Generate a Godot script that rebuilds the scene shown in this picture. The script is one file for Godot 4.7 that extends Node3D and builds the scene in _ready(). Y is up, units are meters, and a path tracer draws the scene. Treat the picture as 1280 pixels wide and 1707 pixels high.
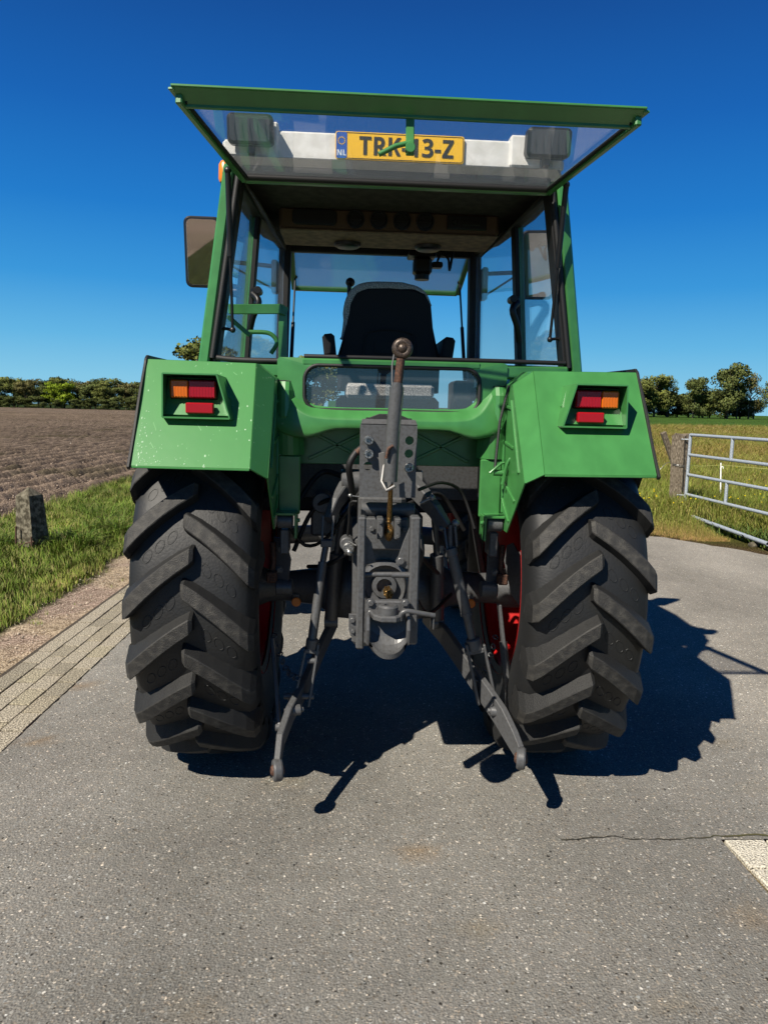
extends Node3D

const HX := -0.035   # the hitch stands a little left of the tractor's middle
var M := {}
var used_names := {}
var rng := RandomNumberGenerator.new()

# ------------------------------------------------------------------ mesh collector
class MB:
	var v := PackedVector3Array()
	var n := PackedVector3Array()
	var c := PackedColorArray()
	var uv := PackedVector2Array()
	var col := Color(1, 1, 1)
	func tri(a: Vector3, b: Vector3, d: Vector3, na: Vector3, nb: Vector3, nd: Vector3) -> void:
		if (b - a).cross(d - a).dot(na + nb + nd) > 0.0:
			v.append(a); v.append(d); v.append(b)
			n.append(na); n.append(nd); n.append(nb)
		else:
			v.append(a); v.append(b); v.append(d)
			n.append(na); n.append(nb); n.append(nd)
		c.append(col); c.append(col); c.append(col)
	func flat(pts: Array, hint: Vector3) -> void:
		var nn: Vector3 = (pts[1] - pts[0]).cross(pts[2] - pts[0])
		if nn.length_squared() < 1e-16 and pts.size() > 3:
			nn = (pts[2] - pts[0]).cross(pts[3] - pts[0])
		nn = nn.normalized()
		if nn.dot(hint) < 0.0:
			nn = -nn
		for i in range(1, pts.size() - 1):
			tri(pts[0], pts[i], pts[i + 1], nn, nn, nn)
	func mesh() -> ArrayMesh:
		var arr := []
		arr.resize(Mesh.ARRAY_MAX)
		arr[Mesh.ARRAY_VERTEX] = v
		arr[Mesh.ARRAY_NORMAL] = n
		arr[Mesh.ARRAY_COLOR] = c
		if uv.size() == v.size():
			arr[Mesh.ARRAY_TEX_UV] = uv
		var m := ArrayMesh.new()
		m.add_surface_from_arrays(Mesh.PRIMITIVE_TRIANGLES, arr)
		return m

func rbox(m: MB, xf: Transform3D, s: Vector3, b := 0.004) -> void:
	var h := s * 0.5
	b = min(b, min(h.x, min(h.y, h.z)) * 0.45)
	var P := {}
	for sx in [-1, 1]:
		for sy in [-1, 1]:
			for sz in [-1, 1]:
				var k := Vector3i(sx, sy, sz)
				P[[k, 0]] = xf * Vector3(sx * h.x, sy * (h.y - b), sz * (h.z - b))
				P[[k, 1]] = xf * Vector3(sx * (h.x - b), sy * h.y, sz * (h.z - b))
				P[[k, 2]] = xf * Vector3(sx * (h.x - b), sy * (h.y - b), sz * h.z)
				m.flat([P[[k, 0]], P[[k, 1]], P[[k, 2]]], xf.basis * Vector3(sx, sy, sz))
	for ax in 3:
		var o1 := (ax + 1) % 3
		var o2 := (ax + 2) % 3
		for s1 in [-1, 1]:
			var q := []
			for pr in [[-1, -1], [1, -1], [1, 1], [-1, 1]]:
				var k := Vector3i.ZERO
				k[ax] = s1; k[o1] = pr[0]; k[o2] = pr[1]
				q.append(P[[k, ax]])
			var hint := Vector3.ZERO
			hint[ax] = s1
			m.flat(q, xf.basis * hint)
			for s2 in [-1, 1]:
				var k1 := Vector3i.ZERO
				k1[ax] = s1; k1[o1] = s2; k1[o2] = -1
				var k2 := k1
				k2[o2] = 1
				var h2 := Vector3.ZERO
				h2[ax] = s1; h2[o1] = s2
				m.flat([P[[k1, ax]], P[[k2, ax]], P[[k2, o1]], P[[k1, o1]]], xf.basis * h2)

func at(p: Vector3, rot := Vector3.ZERO) -> Transform3D:
	return Transform3D(Basis.from_euler(rot), p)

func box(m: MB, x0: float, x1: float, y0: float, y1: float, z0: float, z1: float, b := 0.004) -> void:
	rbox(m, at(Vector3(x0 + x1, y0 + y1, z0 + z1) * 0.5), Vector3(abs(x1 - x0), abs(y1 - y0), abs(z1 - z0)), b)

# a bar from a to b, w wide across (side), h deep along up
func bar(m: MB, a: Vector3, b: Vector3, w: float, h: float, up := Vector3.UP, bev := 0.004) -> void:
	var d := (b - a).normalized()
	var side := d.cross(up)
	if side.length() < 0.01:
		side = d.cross(Vector3.RIGHT)
	side = side.normalized()
	var u := side.cross(d).normalized()
	rbox(m, Transform3D(Basis(side, u, d), (a + b) * 0.5), Vector3(w, h, a.distance_to(b)), bev)

func frames(pts: Array) -> Array:
	var out := []
	var nrm := Vector3.ZERO
	for i in pts.size():
		var t: Vector3
		if i == 0:
			t = pts[1] - pts[0]
		elif i == pts.size() - 1:
			t = pts[i] - pts[i - 1]
		else:
			t = (pts[i] - pts[i - 1]).normalized() + (pts[i + 1] - pts[i]).normalized()
		t = t.normalized()
		if i == 0:
			nrm = t.cross(Vector3.UP if abs(t.y) < 0.9 else Vector3.RIGHT).normalized()
		else:
			nrm = (nrm - t * nrm.dot(t)).normalized()
		out.append([t, nrm, t.cross(nrm).normalized()])
	return out

func tube(m: MB, pts: Array, r, seg := 10, caps := true) -> void:
	var F := frames(pts)
	var rings := []
	var norms := []
	for i in pts.size():
		var rr: float = r[i] if r is Array else r
		var ring := []
		var nn := []
		for k in seg:
			var a := TAU * k / seg
			var d: Vector3 = F[i][1] * cos(a) + F[i][2] * sin(a)
			ring.append(pts[i] + d * rr)
			nn.append(d)
		rings.append(ring)
		norms.append(nn)
	for i in pts.size() - 1:
		for k in seg:
			var j := (k + 1) % seg
			m.tri(rings[i][k], rings[i + 1][k], rings[i + 1][j], norms[i][k], norms[i + 1][k], norms[i + 1][j])
			m.tri(rings[i][k], rings[i + 1][j], rings[i][j], norms[i][k], norms[i + 1][j], norms[i][j])
	if caps:
		m.flat(rings[0], -F[0][0])
		m.flat(rings[-1], F[-1][0])

func smooth_path(pts: Array, sub := 5) -> Array:
	var cv := []
	for i in pts.size() - 1:
		var p0: Vector3 = pts[max(i - 1, 0)]
		var p1: Vector3 = pts[i]
		var p2: Vector3 = pts[i + 1]
		var p3: Vector3 = pts[min(i + 2, pts.size() - 1)]
		for k in sub:
			cv.append(p1.cubic_interpolate(p2, p0, p3, float(k) / sub))
	cv.append(pts[-1])
	return cv

# flat bar swept along a path: w across (horizontal), h deep
func ribbon(m: MB, pts: Array, w, h) -> void:
	var rows := []
	for i in pts.size():
		var t: Vector3 = (pts[min(i + 1, pts.size() - 1)] - pts[max(i - 1, 0)]).normalized()
		var s := t.cross(Vector3.UP).normalized()
		var u := s.cross(t).normalized()
		var ww: float = (w[i] if w is Array else w) * 0.5
		var hh: float = (h[i] if h is Array else h) * 0.5
		var b: float = min(ww, hh) * 0.25
		var ring := []
		for q in [[-1, -1, 1, 0], [-1, -1, 0, 1], [-1, 1, 0, -1], [-1, 1, 1, 0], [1, 1, -1, 0], [1, 1, 0, -1], [1, -1, 0, 1], [1, -1, -1, 0]]:
			ring.append(pts[i] + s * (q[0] * ww + q[2] * b) + u * (q[1] * hh + q[3] * b))
		rows.append([ring, pts[i]])
	for i in pts.size() - 1:
		for k in 8:
			var j := (k + 1) % 8
			var q := [rows[i][0][k], rows[i][0][j], rows[i + 1][0][j], rows[i + 1][0][k]]
			m.flat(q, (q[0] + q[1] + q[2] + q[3]) * 0.25 - (rows[i][1] + rows[i + 1][1]) * 0.5)
	m.flat(rows[0][0], pts[0] - pts[1])
	m.flat(rows[-1][0], pts[-1] - pts[-2])

# polygon (x, y) pulled along local z, thickness t, edges chamfered
func plate(m: MB, poly: PackedVector2Array, xf: Transform3D, t: float, bev := 0.002) -> void:
	if Geometry2D.is_polygon_clockwise(poly):
		poly = poly.duplicate()
		poly.reverse()
	var N := poly.size()
	var ins := PackedVector2Array()
	for i in N:
		var e1 := (poly[i] - poly[(i + N - 1) % N]).normalized()
		var e2 := (poly[(i + 1) % N] - poly[i]).normalized()
		var n1 := Vector2(-e1.y, e1.x)
		var n2 := Vector2(-e2.y, e2.x)
		var mm := (n1 + n2)
		mm = mm / max(0.4, mm.dot(n1) if mm.length() > 0.01 else 1.0)
		ins.append(poly[i] + mm * bev)
	var tr := Geometry2D.triangulate_polygon(ins)
	var hz := t * 0.5
	for s in [-1.0, 1.0]:
		var i := 0
		while i < tr.size():
			m.flat([xf * Vector3(ins[tr[i]].x, ins[tr[i]].y, hz * s), xf * Vector3(ins[tr[i + 1]].x, ins[tr[i + 1]].y, hz * s), xf * Vector3(ins[tr[i + 2]].x, ins[tr[i + 2]].y, hz * s)], xf.basis.z * s)
			i += 3
	var bz: float = hz - min(bev, hz * 0.5)
	for i in N:
		var j := (i + 1) % N
		var e := (poly[j] - poly[i]).normalized()
		var out := xf.basis * Vector3(e.y, -e.x, 0)
		m.flat([xf * Vector3(poly[i].x, poly[i].y, -bz), xf * Vector3(poly[j].x, poly[j].y, -bz), xf * Vector3(poly[j].x, poly[j].y, bz), xf * Vector3(poly[i].x, poly[i].y, bz)], out)
		for s in [-1.0, 1.0]:
			m.flat([xf * Vector3(poly[i].x, poly[i].y, bz * s), xf * Vector3(poly[j].x, poly[j].y, bz * s), xf * Vector3(ins[j].x, ins[j].y, hz * s), xf * Vector3(ins[i].x, ins[i].y, hz * s)], out + xf.basis.z * s)

# profile [(radius, along)] turned about local y
func lathe(m: MB, prof: Array, xf: Transform3D, seg := 24, crease := 0.6) -> void:
	var K := prof.size()
	var sn := []
	for i in K - 1:
		var d: Vector2 = prof[i + 1] - prof[i]
		sn.append(Vector2(d.y, -d.x).normalized())
	for i in K - 1:
		var na: Vector2 = sn[i]
		var nb: Vector2 = sn[i]
		if i > 0 and sn[i - 1].angle_to(sn[i]) < crease and sn[i - 1].angle_to(sn[i]) > -crease:
			na = (sn[i - 1] + sn[i]).normalized()
		if i < K - 2 and abs(sn[i].angle_to(sn[i + 1])) < crease:
			nb = (sn[i] + sn[i + 1]).normalized()
		for k in seg:
			var a := TAU * k / seg
			var b := TAU * (k + 1) / seg
			var da := Vector3(cos(a), 0, sin(a))
			var db := Vector3(cos(b), 0, sin(b))
			var up := Vector3.UP
			var p := [xf * (da * prof[i].x + up * prof[i].y), xf * (db * prof[i].x + up * prof[i].y), xf * (db * prof[i + 1].x + up * prof[i + 1].y), xf * (da * prof[i + 1].x + up * prof[i + 1].y)]
			var n0 := xf.basis * (da * na.x + up * na.y)
			var n1 := xf.basis * (db * na.x + up * na.y)
			var n2 := xf.basis * (db * nb.x + up * nb.y)
			var n3 := xf.basis * (da * nb.x + up * nb.y)
			if prof[i + 1].x > 1e-5:
				m.tri(p[0], p[2], p[3], n0, n2, n3)
			if prof[i].x > 1e-5:
				m.tri(p[0], p[1], p[2], n0, n1, n2)

func axis_x(p: Vector3, s := 1.0) -> Transform3D:   # local y runs along world x
	return Transform3D(Basis(Vector3(0, -s, 0), Vector3(s, 0, 0), Vector3(0, 0, 1)), p)

func axis_z(p: Vector3) -> Transform3D:             # local y runs along world z
	return Transform3D(Basis(Vector3(1, 0, 0), Vector3(0, 0, 1), Vector3(0, -1, 0)), p)

func cyl(m: MB, xf: Transform3D, r: float, h: float, seg := 16, b := 0.002) -> void:
	b = min(b, r * 0.3)
	lathe(m, [Vector2(0, -h / 2), Vector2(r - b, -h / 2), Vector2(r, -h / 2 + b), Vector2(r, h / 2 - b), Vector2(r - b, h / 2), Vector2(0, h / 2)], xf, seg, 0.3)

func ball(m: MB, p: Vector3, r: float, seg := 14, sq := Vector3.ONE) -> void:
	var prof := []
	for i in 9:
		var a := -PI / 2 + PI * i / 8
		prof.append(Vector2(max(0.0, cos(a)) * r, sin(a) * r))
	lathe(m, prof, Transform3D(Basis.from_scale(sq), p), seg, 1.0)

func ring(m: MB, xf: Transform3D, R: float, r: float, seg := 20, rs := 8) -> void:
	var prof := []
	for i in rs + 1:
		var a := TAU * i / rs
		prof.append(Vector2(R + r * cos(a), r * sin(a)))
	lathe(m, prof, xf, seg, 1.2)

func bolt(m: MB, p: Vector3, dir: Vector3, r := 0.011) -> void:
	var d := dir.normalized()
	var s := d.cross(Vector3.UP if abs(d.y) < 0.9 else Vector3.RIGHT).normalized()
	var xf := Transform3D(Basis(s, d, s.cross(d)), p)
	lathe(m, [Vector2(r * 1.35, -0.002), Vector2(r * 1.35, 0.003), Vector2(r, 0.003), Vector2(r, 0.009), Vector2(r * 0.8, 0.011), Vector2(0, 0.011)], xf, 6, 0.1)

func poly(a: Array) -> PackedVector2Array:
	var p := PackedVector2Array()
	for i in range(0, a.size(), 2):
		p.append(Vector2(a[i], a[i + 1]))
	return p

func rrect(x0: float, y0: float, x1: float, y1: float, r: float, k := 5) -> PackedVector2Array:
	var p := PackedVector2Array()
	for q in [[x1 - r, y1 - r, 0.0], [x0 + r, y1 - r, PI / 2], [x0 + r, y0 + r, PI], [x1 - r, y0 + r, PI * 1.5]]:
		for i in k + 1:
			var a: float = q[2] + PI / 2 * i / k
			p.append(Vector2(q[0] + cos(a) * r, q[1] + sin(a) * r))
	return p

# ------------------------------------------------------------------ nodes
func numbered(called: String) -> String:
	var k: int = used_names.get(called, 0)
	used_names[called] = k + 1
	return called if k == 0 else "%s_%03d" % [called, k]

func tag(o: Node, label := "", category := "", group := "", kind := "") -> void:
	if label: o.set_meta("label", label)
	if category: o.set_meta("category", category)
	if group: o.set_meta("group", group)
	if kind: o.set_meta("kind", kind)

func part(parent: Node, called: String, m: MB, mat: Material, label := "") -> MeshInstance3D:
	return inst(parent, called, m.mesh(), mat, label)

func inst(parent: Node, called: String, mesh: Mesh, mat: Material, label := "") -> MeshInstance3D:
	var o := MeshInstance3D.new()
	o.mesh = mesh
	o.material_override = mat
	o.name = numbered(called) if parent == self else called
	if label: o.set_meta("label", label)
	parent.add_child(o, true)
	return o

func group_node(parent: Node, called: String, p := Vector3.ZERO) -> Node3D:
	var o := Node3D.new()
	o.name = numbered(called) if parent == self else called
	o.position = p
	parent.add_child(o, true)
	return o

func structure(called: String, m: MB, mat: Material) -> MeshInstance3D:
	var o := part(self, called, m, mat)
	o.set_meta("kind", "structure")
	return o

# ------------------------------------------------------------------ materials
func lin(r: float, g: float, b: float) -> Color:
	return Color(r, g, b).linear_to_srgb()

func ntex(freq: float, lo: Color, hi: Color, seed_: int, size := 512, kind := FastNoiseLite.TYPE_SIMPLEX_SMOOTH, oct := 4, p0 := 0.25, p1 := 0.75) -> NoiseTexture2D:
	var f := FastNoiseLite.new()
	f.noise_type = kind
	f.seed = seed_
	f.frequency = freq
	f.fractal_octaves = oct
	if kind == FastNoiseLite.TYPE_CELLULAR:
		f.cellular_return_type = FastNoiseLite.RETURN_CELL_VALUE
		f.fractal_type = FastNoiseLite.FRACTAL_NONE
	var t := NoiseTexture2D.new()
	t.width = size
	t.height = size
	t.seamless = true
	t.noise = f
	var g := Gradient.new()
	g.offsets = PackedFloat32Array([p0, p1])
	g.colors = PackedColorArray([lo, hi])
	t.color_ramp = g
	return t

func nnorm(freq: float, seed_: int, strength := 4.0, size := 512, oct := 4) -> NoiseTexture2D:
	var f := FastNoiseLite.new()
	f.noise_type = FastNoiseLite.TYPE_SIMPLEX_SMOOTH
	f.seed = seed_
	f.frequency = freq
	f.fractal_octaves = oct
	var t := NoiseTexture2D.new()
	t.width = size
	t.height = size
	t.seamless = true
	t.noise = f
	t.as_normal_map = true
	t.bump_strength = strength
	return t

func mat(called: String, r: float, g: float, b: float, rough := 0.6, metal := 0.0) -> StandardMaterial3D:
	var m := StandardMaterial3D.new()
	m.resource_name = called
	m.albedo_color = lin(r, g, b)
	m.roughness = rough
	m.metallic = metal
	M[called] = m
	return m

func worn(m: StandardMaterial3D, tex: Texture2D, scale: float, norm: Texture2D = null, nscale := 0.3, world := false) -> StandardMaterial3D:
	m.uv1_triplanar = true
	m.uv1_world_triplanar = world
	m.uv1_scale = Vector3.ONE * scale
	if tex:
		m.albedo_texture = tex
	if norm:
		m.normal_enabled = true
		m.normal_texture = norm
		m.normal_scale = nscale
	return m

func glass(called: String, col: Color, a: float, rough := 0.02) -> StandardMaterial3D:
	var m := StandardMaterial3D.new()
	m.resource_name = called
	m.transparency = BaseMaterial3D.TRANSPARENCY_ALPHA
	m.albedo_color = Color(col.r, col.g, col.b, a)
	m.roughness = rough
	m.cull_mode = BaseMaterial3D.CULL_DISABLED
	M[called] = m
	return m

func make_materials() -> void:
	var w := Color(1, 1, 1)
	var blotch := ntex(0.006, Color(0.90, 0.91, 0.90), w, 3)
	var fine := nnorm(0.06, 5, 3.0, 512, 3)
	worn(mat("green", 0.044, 0.185, 0.048, 0.36), blotch, 2.2, nnorm(0.02, 6, 2.0, 512, 2), 0.06)
	M.green.clearcoat_enabled = true
	M.green.clearcoat = 0.35
	M.green.clearcoat_roughness = 0.18
	M.green_chipped = M.green.duplicate()
	M.green_chipped.resource_name = "green_chipped"
	M.green_chipped.albedo_color = Color(1, 1, 1)
	M.green_chipped.albedo_texture = chipped_texture(512)
	M.green_chipped.uv1_scale = Vector3.ONE * 1.45
	worn(mat("grey", 0.068, 0.070, 0.073, 0.40), ntex(0.03, Color(0.86, 0.84, 0.82), w, 8, 512, FastNoiseLite.TYPE_SIMPLEX_SMOOTH, 6, 0.1, 0.55), 4.0, fine, 0.2)
	worn(mat("dark", 0.013, 0.0135, 0.015, 0.6), blotch, 4.0, fine, 0.4)
	worn(mat("black_rubber", 0.0055, 0.0055, 0.006, 0.6), null, 6.0, fine, 0.3)
	mat("black_plastic", 0.006, 0.006, 0.007, 0.42)
	worn(mat("tyre", 0.0062, 0.0068, 0.0076, 0.60), ntex(0.008, w, Color(1.0, 0.97, 0.90), 12, 512, FastNoiseLite.TYPE_SIMPLEX_SMOOTH, 5, 0.5, 0.9), 3.0, nnorm(0.05, 15, 3.0), 0.35)
	worn(mat("lug", 0.044, 0.0415, 0.036, 0.72), ntex(0.016, Color(0.58, 0.59, 0.62), w, 19, 512, FastNoiseLite.TYPE_SIMPLEX_SMOOTH, 6, 0.3, 0.9), 3.0, nnorm(0.12, 16, 5.0), 0.5)
	M.lug.vertex_color_use_as_albedo = true
	worn(mat("rim_red", 0.36, 0.007, 0.007, 0.4), blotch, 3.0)
	worn(mat("rust", 0.10, 0.042, 0.022, 0.75), ntex(0.03, Color(0.5, 0.5, 0.5), w, 23), 6.0, fine, 0.5)
	worn(mat("brass", 0.42, 0.27, 0.10, 0.38, 0.9), ntex(0.03, Color(0.55, 0.5, 0.45), w, 24), 8.0)
	worn(mat("steel", 0.42, 0.42, 0.41, 0.35, 0.85), ntex(0.03, Color(0.6, 0.6, 0.6), w, 25), 8.0)
	worn(mat("white_plastic", 0.80, 0.80, 0.78, 0.5), ntex(0.008, Color(0.93, 0.93, 0.92), w, 27), 3.0)
	worn(mat("roof_grey", 0.075, 0.072, 0.062, 0.75), blotch, 3.0, fine, 0.3)
	worn(mat("headliner", 0.038, 0.033, 0.026, 0.9), ntex(0.01, Color(0.75, 0.75, 0.75), w, 29), 3.0, fine, 0.4)
	worn(mat("console_brown", 0.075, 0.045, 0.026, 0.8), null, 3.0)
	worn(mat("tan_trim", 0.20, 0.135, 0.08, 0.7), ntex(0.01, Color(0.75, 0.75, 0.75), w, 30), 3.0)
	worn(mat("seat_shell", 0.022, 0.022, 0.024, 0.65), null, 4.0, fine, 0.3)
	M.seat_shell.metallic_specular = 0.2
	worn(mat("fleece", 0.72, 0.71, 0.68, 0.95), ntex(0.05, Color(0.5, 0.5, 0.5), w, 33), 6.0, nnorm(0.08, 34, 8.0), 1.0)
	mat("plate_yellow", 0.92, 0.53, 0.012, 0.45)
	mat("plate_black", 0.02, 0.018, 0.015, 0.5)
	mat("plate_blue", 0.012, 0.09, 0.42, 0.45)
	mat("bare_primer", 0.34, 0.50, 0.34, 0.7)
	mat("plate_white", 0.7, 0.75, 0.8, 0.5)
	var ribs := nnorm(0.2, 36, 3.0)
	worn(mat("lens_red", 0.25, 0.005, 0.012, 0.15), null, 6.0, ribs, 0.3)
	worn(mat("lens_amber", 0.46, 0.10, 0.005, 0.15), null, 6.0, ribs, 0.3)
	mat("reflector_red", 0.27, 0.004, 0.009, 0.25)
	mat("reflector_amber", 0.62, 0.17, 0.01, 0.3)
	mat("mirror", 0.85, 0.85, 0.85, 0.02, 1.0)
	worn(mat("galvanised", 0.40, 0.44, 0.48, 0.5, 0.1), ntex(0.04, Color(0.68, 0.70, 0.72), w, 40), 3.0, fine, 0.3)
	worn(mat("old_wood", 0.24, 0.205, 0.155, 0.9), ntex(0.03, Color(0.38, 0.33, 0.28), w, 41), 3.0, nnorm(0.04, 42, 9.0), 0.9)
	M.old_wood.uv1_scale = Vector3(9, 0.7, 9)
	worn(mat("old_concrete", 0.15, 0.135, 0.098, 0.95), ntex(0.012, Color(0.48, 0.46, 0.40), w, 43, 512, FastNoiseLite.TYPE_SIMPLEX, 6, 0.25, 0.75), 2.0, nnorm(0.06, 44, 6.0), 0.5)
	worn(mat("bark", 0.055, 0.045, 0.035, 0.95), null, 1.0)
	glass("hatch_glass", Color(0.62, 0.68, 0.76), 0.15)
	glass("dusty_glass", Color(0.72, 0.78, 0.88), 0.42, 0.05)
	glass("side_glass", Color(0.62, 0.74, 0.86), 0.14)
	glass("low_glass", Color(0.35, 0.38, 0.40), 0.20)
	worn(mat("paver", 0.45, 0.405, 0.315, 0.95), ntex(0.09, Color(0.55, 0.54, 0.52), w, 51, 512, FastNoiseLite.TYPE_SIMPLEX, 3), 1.6, nnorm(0.10, 52, 6.0), 0.7, true)
	M.paver.vertex_color_use_as_albedo = true
	worn(mat("slab", 0.50, 0.47, 0.39, 0.95), ntex(0.11, Color(0.55, 0.53, 0.50), w, 53, 512, FastNoiseLite.TYPE_SIMPLEX, 4, 0.15, 0.5), 1.6, nnorm(0.10, 54, 7.0), 0.8, true)
	# aggregate of the asphalt: a grey binder with pale and dark stones of several sizes
	var asp := mat("asphalt", 1, 1, 1, 0.88)
	worn(asp, asphalt_texture(1536), 1.0 / 3.4, nnorm(0.40, 57, 5.0, 1024, 2), 0.32, true)
	asp.vertex_color_use_as_albedo = true
	asp.metallic_specular = 0.2
	var soil := mat("soil", 1, 1, 1, 0.98)
	worn(soil, ntex(0.05, Color(0.45, 0.43, 0.41), w, 61, 1024, FastNoiseLite.TYPE_SIMPLEX, 5, 0.25, 0.8), 0.6, nnorm(0.05, 62, 10.0, 1024, 5), 1.0, true)
	soil.vertex_color_use_as_albedo = true
	soil.metallic_specular = 0.08
	var sand := mat("sand", 1, 1, 1, 0.97)
	worn(sand, ntex(0.16, Color(0.55, 0.52, 0.50), w, 63, 1024, FastNoiseLite.TYPE_CELLULAR, 2, 0.05, 0.9), 0.7, nnorm(0.14, 64, 8.0, 1024, 4), 0.9, true)
	sand.vertex_color_use_as_albedo = true
	sand.metallic_specular = 0.08
	var leaf := mat("leaf", 1, 1, 1, 0.6)
	leaf.vertex_color_use_as_albedo = true
	leaf.cull_mode = BaseMaterial3D.CULL_DISABLED
	leaf.backlight_enabled = true
	leaf.backlight = Color(0.10, 0.13, 0.03)
	leaf.metallic_specular = 0.15
	var blade := mat("blade", 1, 1, 1, 0.55)
	blade.vertex_color_use_as_albedo = true
	blade.cull_mode = BaseMaterial3D.CULL_DISABLED
	blade.backlight_enabled = true
	blade.backlight = Color(0.35, 0.42, 0.12)
	blade.metallic_specular = 0.25
	var painted := mat("tinted", 1, 1, 1, 0.8)
	painted.vertex_color_use_as_albedo = true

func chipped_texture(S: int) -> ImageTexture:
	# green paint with pale chips and a few scratches
	var r := RandomNumberGenerator.new()
	r.seed = 91
	var f := FastNoiseLite.new()
	f.seed = 92
	f.frequency = 0.012
	var img := Image.create_empty(S, S, false, Image.FORMAT_RGB8)
	for y in S:
		for x in S:
			var k := 1.0 + 0.06 * f.get_noise_2d(x, y)
			img.set_pixel(x, y, Color(0.044 * k, 0.185 * k, 0.048 * k).linear_to_srgb())
	for i in 300:
		var p := Vector2i(r.randi_range(2, S - 8), r.randi_range(2, S - 8))
		if f.get_noise_2d(p.x * 0.7 + 900, p.y * 0.7) < r.randf_range(-0.3, 0.35): continue
		var c := Color(0.50, 0.72, 0.50).lerp(Color(0.86, 0.90, 0.84), r.randf())
		var w := 1 + int(r.randf() * r.randf() * 3.5)
		img.fill_rect(Rect2i(p.x, p.y, w, w + r.randi_range(0, 2)), c)
	for i in 7:
		var p := Vector2(r.randf() * S, r.randf() * S)
		var d := Vector2.from_angle(r.randf_range(0.2, 1.2))
		for k in r.randi_range(8, 26):
			var q := p + d * k
			if q.x > 1 and q.y > 1 and q.x < S - 2 and q.y < S - 2:
				img.set_pixel(int(q.x), int(q.y), Color(0.62, 0.80, 0.60))
	return ImageTexture.create_from_image(img)

func asphalt_texture(S: int) -> ImageTexture:
	var r := RandomNumberGenerator.new()
	r.seed = 77
	var img := Image.create_empty(S, S, false, Image.FORMAT_RGB8)
	var data := PackedByteArray()
	data.resize(S * S * 3)
	for i in S * S:
		var g := 0.47 + 0.12 * r.randf()
		data[i * 3] = int(255 * g)
		data[i * 3 + 1] = int(255 * g * 0.985)
		data[i * 3 + 2] = int(255 * g * 0.955)
	img.set_data(S, S, false, Image.FORMAT_RGB8, data)
	for i in 190000:
		var x := r.randi_range(1, S - 6)
		var y := r.randi_range(1, S - 6)
		var k := r.randf()
		var g := r.randf_range(0.42, 0.70) if k < 0.89 else (r.randf_range(0.72, 0.94) if k < 0.965 else r.randf_range(0.20, 0.36))
		var warm := r.randf_range(-0.03, 0.05)
		var col := Color(g * (1 + warm), g * 0.985, g * (0.955 - warm))
		var s := 1 + int(r.randf() * 2.1) + (1 if r.randf() < 0.03 else 0)
		img.fill_rect(Rect2i(x, y, s + r.randi_range(0, 1), s), col)
		if s > 2:
			img.fill_rect(Rect2i(x + 1, y - 1, s - 1, s + 2), col)
	return ImageTexture.create_from_image(img)

# ------------------------------------------------------------------ scene
func _ready() -> void:
	rng.seed = 4711
	# camera
	var cam := Camera3D.new()
	cam.name = "camera"
	cam.position = Vector3(-0.1954, 1.5262, 3.3072)
	cam.rotation = Vector3(-0.1362, -0.0578, 0.0243)
	cam.fov = 69.87
	cam.near = 0.05
	cam.far = 4000.0
	add_child(cam)
	cam.current = true
	# sky, sun, exposure
	var env := Environment.new()
	env.background_mode = Environment.BG_SKY
	var sky := Sky.new()
	var pano := PanoramaSkyMaterial.new()
	pano.panorama = sky_texture()
	sky.sky_material = pano
	env.sky = sky
	env.background_energy_multiplier = 0.57
	env.tonemap_mode = Environment.TONE_MAPPER_LINEAR
	env.tonemap_exposure = 1.75
	env.sdfgi_enabled = true
	env.ssao_enabled = true
	env.ssil_enabled = true
	var we := WorldEnvironment.new()
	we.name = "environment"
	we.environment = env
	add_child(we)
	var sun := DirectionalLight3D.new()
	sun.name = "sun"
	sun.light_energy = 1.6
	sun.light_color = Color(1.0, 0.965, 0.905)
	sun.light_angular_distance = 0.53
	sun.shadow_enabled = true
	add_child(sun)
	sun.look_at_from_position(Vector3(-0.694, 1.0, 0.727) * 20.0, Vector3.ZERO)
	make_materials()
	build_ground()
	build_road()
	build_trees()
	build_tractor()
	build_gate()
	build_post()
	build_grass()

func sky_texture() -> ImageTexture:
	# clear spring sky by elevation: degrees, then the sRGB colour seen there
	var stops := [[0.0, 147, 206, 233], [2.0, 134, 200, 231], [5.0, 100, 181, 228], [9.0, 60, 152, 219], [14.0, 36, 124, 204], [20.0, 27, 100, 182], [27.0, 23, 79, 153], [40.0, 16, 60, 120], [90.0, 10, 44, 92]]
	var W := 64
	var H := 1024
	var img := Image.create_empty(W, H, false, Image.FORMAT_RGBF)
	for y in H:
		var e := 90.0 - 180.0 * (y + 0.5) / H
		var c := Color(0.12, 0.13, 0.10)
		if e >= 0.0:
			for i in stops.size() - 1:
				if e >= stops[i][0] and e <= stops[i + 1][0]:
					var t: float = (e - stops[i][0]) / (stops[i + 1][0] - stops[i][0])
					var a := Color8(stops[i][1], stops[i][2], stops[i][3]).srgb_to_linear()
					var b := Color8(stops[i + 1][1], stops[i + 1][2], stops[i + 1][3]).srgb_to_linear()
					c = a.lerp(b, t)
		for x in W:
			img.set_pixel(x, y, c)
	return ImageTexture.create_from_image(img)

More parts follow.
